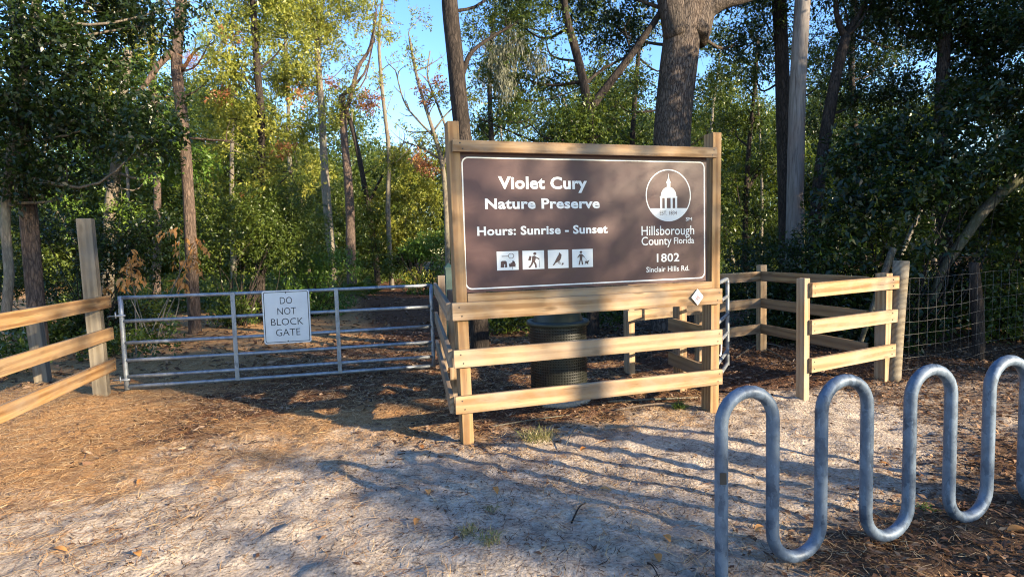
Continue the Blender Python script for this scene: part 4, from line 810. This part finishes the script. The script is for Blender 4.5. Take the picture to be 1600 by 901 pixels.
def litter_leaves(name, label, x, y, L, mat, lift=.02, cat='litter'):
    n_ = len(x); p = np.stack([x, y, gz(x, y)+.003+lift*rng.random(n_)], -1); ax = unit(np.stack([rng.normal(size=n_), rng.normal(size=n_), rng.normal(size=n_)*.25], -1)); nn = unit(rng.normal(size=(n_, 3))*.35+np.array([0, 0, 1.])); Ls = L*(.55+.8*rng.random(n_))
    v = leaf_arrays(p, ax, nn, Ls, Ls*.42, .22); v[:, 2] = np.maximum(v[:, 2], gz(v[:, 0], v[:, 1])+.002)
    o = mesh(name, v, np.arange(len(v)).reshape(-1, 4), M[mat], None, attrs={'rnd': np.repeat(rng.random(n_)**1.3, 4)}); tag(o, label, cat, kind='stuff')
x, y = scatter(80000, .6, 9., -3.4, 5., lambda x, y: m_litter(x, y)*.75)
litter_leaves('leaf_litter', 'layer of small brown dead leaves under rack and along wire fence', x, y, .047, 'litter')
x, y = scatter(30000, -9, 14., 4., 32., lambda x, y: .8*np.exp(-(y-4)/14)+.1)
litter_leaves('forest_floor_leaves', 'dead leaves covering the forest floor and path beyond gate', x, y, .11, 'litter', .03)
def offpath(x, y): cx_ = -1.4+(y-3.3)*.25; return (np.abs(x-cx_) > 1.9+.02*y)*(y > 5.2)
x, y = scatter(700, -12, 16, 5., 34., lambda x, y: offpath(x, y)*(noise(np.stack([x, y], -1)*.5, 51) > .4))
v, f, a = foliage([(np.array([q, w_, .12+.25*rng.random()]), .22+.3*rng.random(), 1.) for q, w_ in zip(x, y)], .085, cover=1.1, gap=.25, twig=.3, droop=-.3, seed=61)
o = mesh('undergrowth', v, f, M['leaf_green'], None, attrs=a); tag(o, 'low green undergrowth on the forest floor behind gate and fences', 'undergrowth', kind='stuff')
x, y = scatter(5000, -3.5, 5, -3., 4., lambda x, y: .15+.3*noise(np.stack([x, y], -1)*1.1, 52)**2)
litter_leaves('stray_leaves', 'stray little brown leaves lying about on the sand', x, y, .04, 'litter', .006)
# single orange leaves
LV = [(220, 752, 'orange leaf lying alone on sand in front of the gate hinge end'), (893, 570+0, None), (658, 697, 'orange leaf on sand left of the sign left post foot'), (669, 769, 'orange leaf in the sand below the sign left post'), (775, 768, 'long orange leaf on sand in front of the sign'), (945, 765, 'yellow-orange leaf on sand among the rack shadows'), (1187, 829, 'bright yellow leaf between the first two rack pipes'), (1381, 719, 'orange leaf seen through the second rack arch'), (1590, 830, 'large orange leaf at the lower right corner'), (92, 856, 'long yellow-brown leaf at the lower left corner'), (215, 866, 'yellow leaf curled on sand near the bottom left'), (1042, 844, 'brown-orange leaf pair on sand left of the rack'), (1028, 872, 'brown leaf by the bottom edge left of the rack'), (912, 702, 'orange leaf near the grass tuft before the sign'), (335, 657, 'yellow leaf on straw in front of the gate'), (652, 815, 'small reddish leaf on sand below the sign centre')]
for x_, y_, lb in LV:
    if lb is None: continue
    q = ground_at(x_, y_, .01); q[2] = GZ(q[0], q[1])+.006; th = rng.random()*6.28; L_ = .115 if 'large' in lb or 'long' in lb else .08; w_ = L_*(.30 if 'long' in lb else .5)
    V = []
    for t in np.linspace(0, 1, 7):
        hw = w_*.5*math.sin(math.pi*min(1, t*.92+.04))**.8; cz_ = .012*math.sin(t*3)+.004
        for s_ in (-1, 0, 1): V.append((q[0]+math.cos(th)*(t-.5)*L_-math.sin(th)*s_*hw, q[1]+math.sin(th)*(t-.5)*L_+math.cos(th)*s_*hw, q[2]+cz_+abs(s_)*hw*.35))
    F_ = [(i*3+j, i*3+j+1, i*3+j+4, i*3+j+3) for i in range(6) for j in range(2)]
    o = mesh('fallen_leaf', V, F_, M['leaf_orange'], None, True, base=tuple(q), attrs={'rnd': np.full(len(V), .2+.7*rng.random())}); tag(o, lb, 'leaf', 'single fallen leaves')
# grass tufts and twigs
def tuft(label, px, py, n_, L, spread, mat='grass'):
    q = ground_at(px, py); q[2] = GZ(q[0], q[1]); V, F_, R = [], [], []
    for k in range(n_):
        a = rng.random()*6.28; r = spread*rng.random()**.7; b = q+np.array([math.cos(a)*r, math.sin(a)*r, -.005]); l = L*(.5+.7*rng.random()); o_ = rng.random()*6.28; d = np.array([math.cos(o_), math.sin(o_), 0])*l*(.5+1.0*rng.random()); s = np.array([-math.sin(o_), math.cos(o_), 0])*.0028
        m_ = b+d*.4+np.array([0, 0, l*.42]); e = b+d+np.array([0, 0, l*(.1+.6*rng.random())]); i = len(V); V += [b-s, b+s, m_+s, m_-s, e]; F_ += [(i, i+1, i+2, i+3), (i+3, i+2, i+4)]; R += [rng.random()]*5
    o = mesh('grass_tuft', V, F_, M[mat], None, base=tuple(q), attrs={'rnd': R}); tag(o, label, 'grass', 'grass tufts in the sand')
tuft('dry grass tuft growing in front of the trash can', 838, 690, 170, .14, .13); tuft('small bright green grass tuft beside the sign right post', 1060, 640, 80, .12, .06, 'leaf_bright')
tuft('dry grass sprig in sand near the bottom centre', 735, 835, 50, .08, .05); tuft('dry straw-coloured sprig beside the bottom centre sprig', 768, 850, 50, .08, .06); tuft('tiny green sprig by the third rack bend', 1445, 790, 40, .06, .05, 'leaf_bright'); tuft('thin pale sprig in the sand below sign left post', 768, 795, 24, .07, .03)
def stick(label, pts_, r, mat='twig', name='fallen_twig'):
    q = [ground_at(a, b) for a, b in pts_]; q = [np.array([p[0], p[1], GZ(p[0], p[1])+r+(.02 if 0 < i < len(q)-1 else 0)]) for i, p in enumerate(q)]
    p_ = spline(q, 10); o = tube(name, p_, np.linspace(r, r*.5, 10), M[mat], None, 6, .3, base=tuple(q[0])); tag(o, label, 'twig', 'twigs on the ground')
stick('pale twig lying under the sign rails in front of trash can', [(765, 666), (830, 660), (890, 648)], .008, 'bark_pale'); stick('thin pale twig standing across the dry grass tuft', [(905, 668), (890, 690), (882, 705)], .005, 'bark_pale')
stick('long straight stick lying below the right end of sign', [(950, 632), (1010, 630), (1090, 624)], .014, 'bark_pale'); stick('brown stick lying parallel below the right sign rails', [(960, 645), (1020, 640), (1085, 632)], .012); stick('short dark stick on sand below the sign centre', [(893, 815), (905, 800), (915, 788)], .006, 'bark_dark')
stick('dark twig near the rack at the lower centre', [(1012, 880), (1020, 893), (1030, 905)], .005, 'bark_dark'); stick('bare dead branch on litter behind the fresh pine fence', [(1150, 560), (1190, 540), (1240, 548)], .014, 'bark_pale'); stick('thin dead branch crossing the ground behind the maze', [(1180, 535), (1210, 556), (1235, 565)], .010, 'bark_pale')
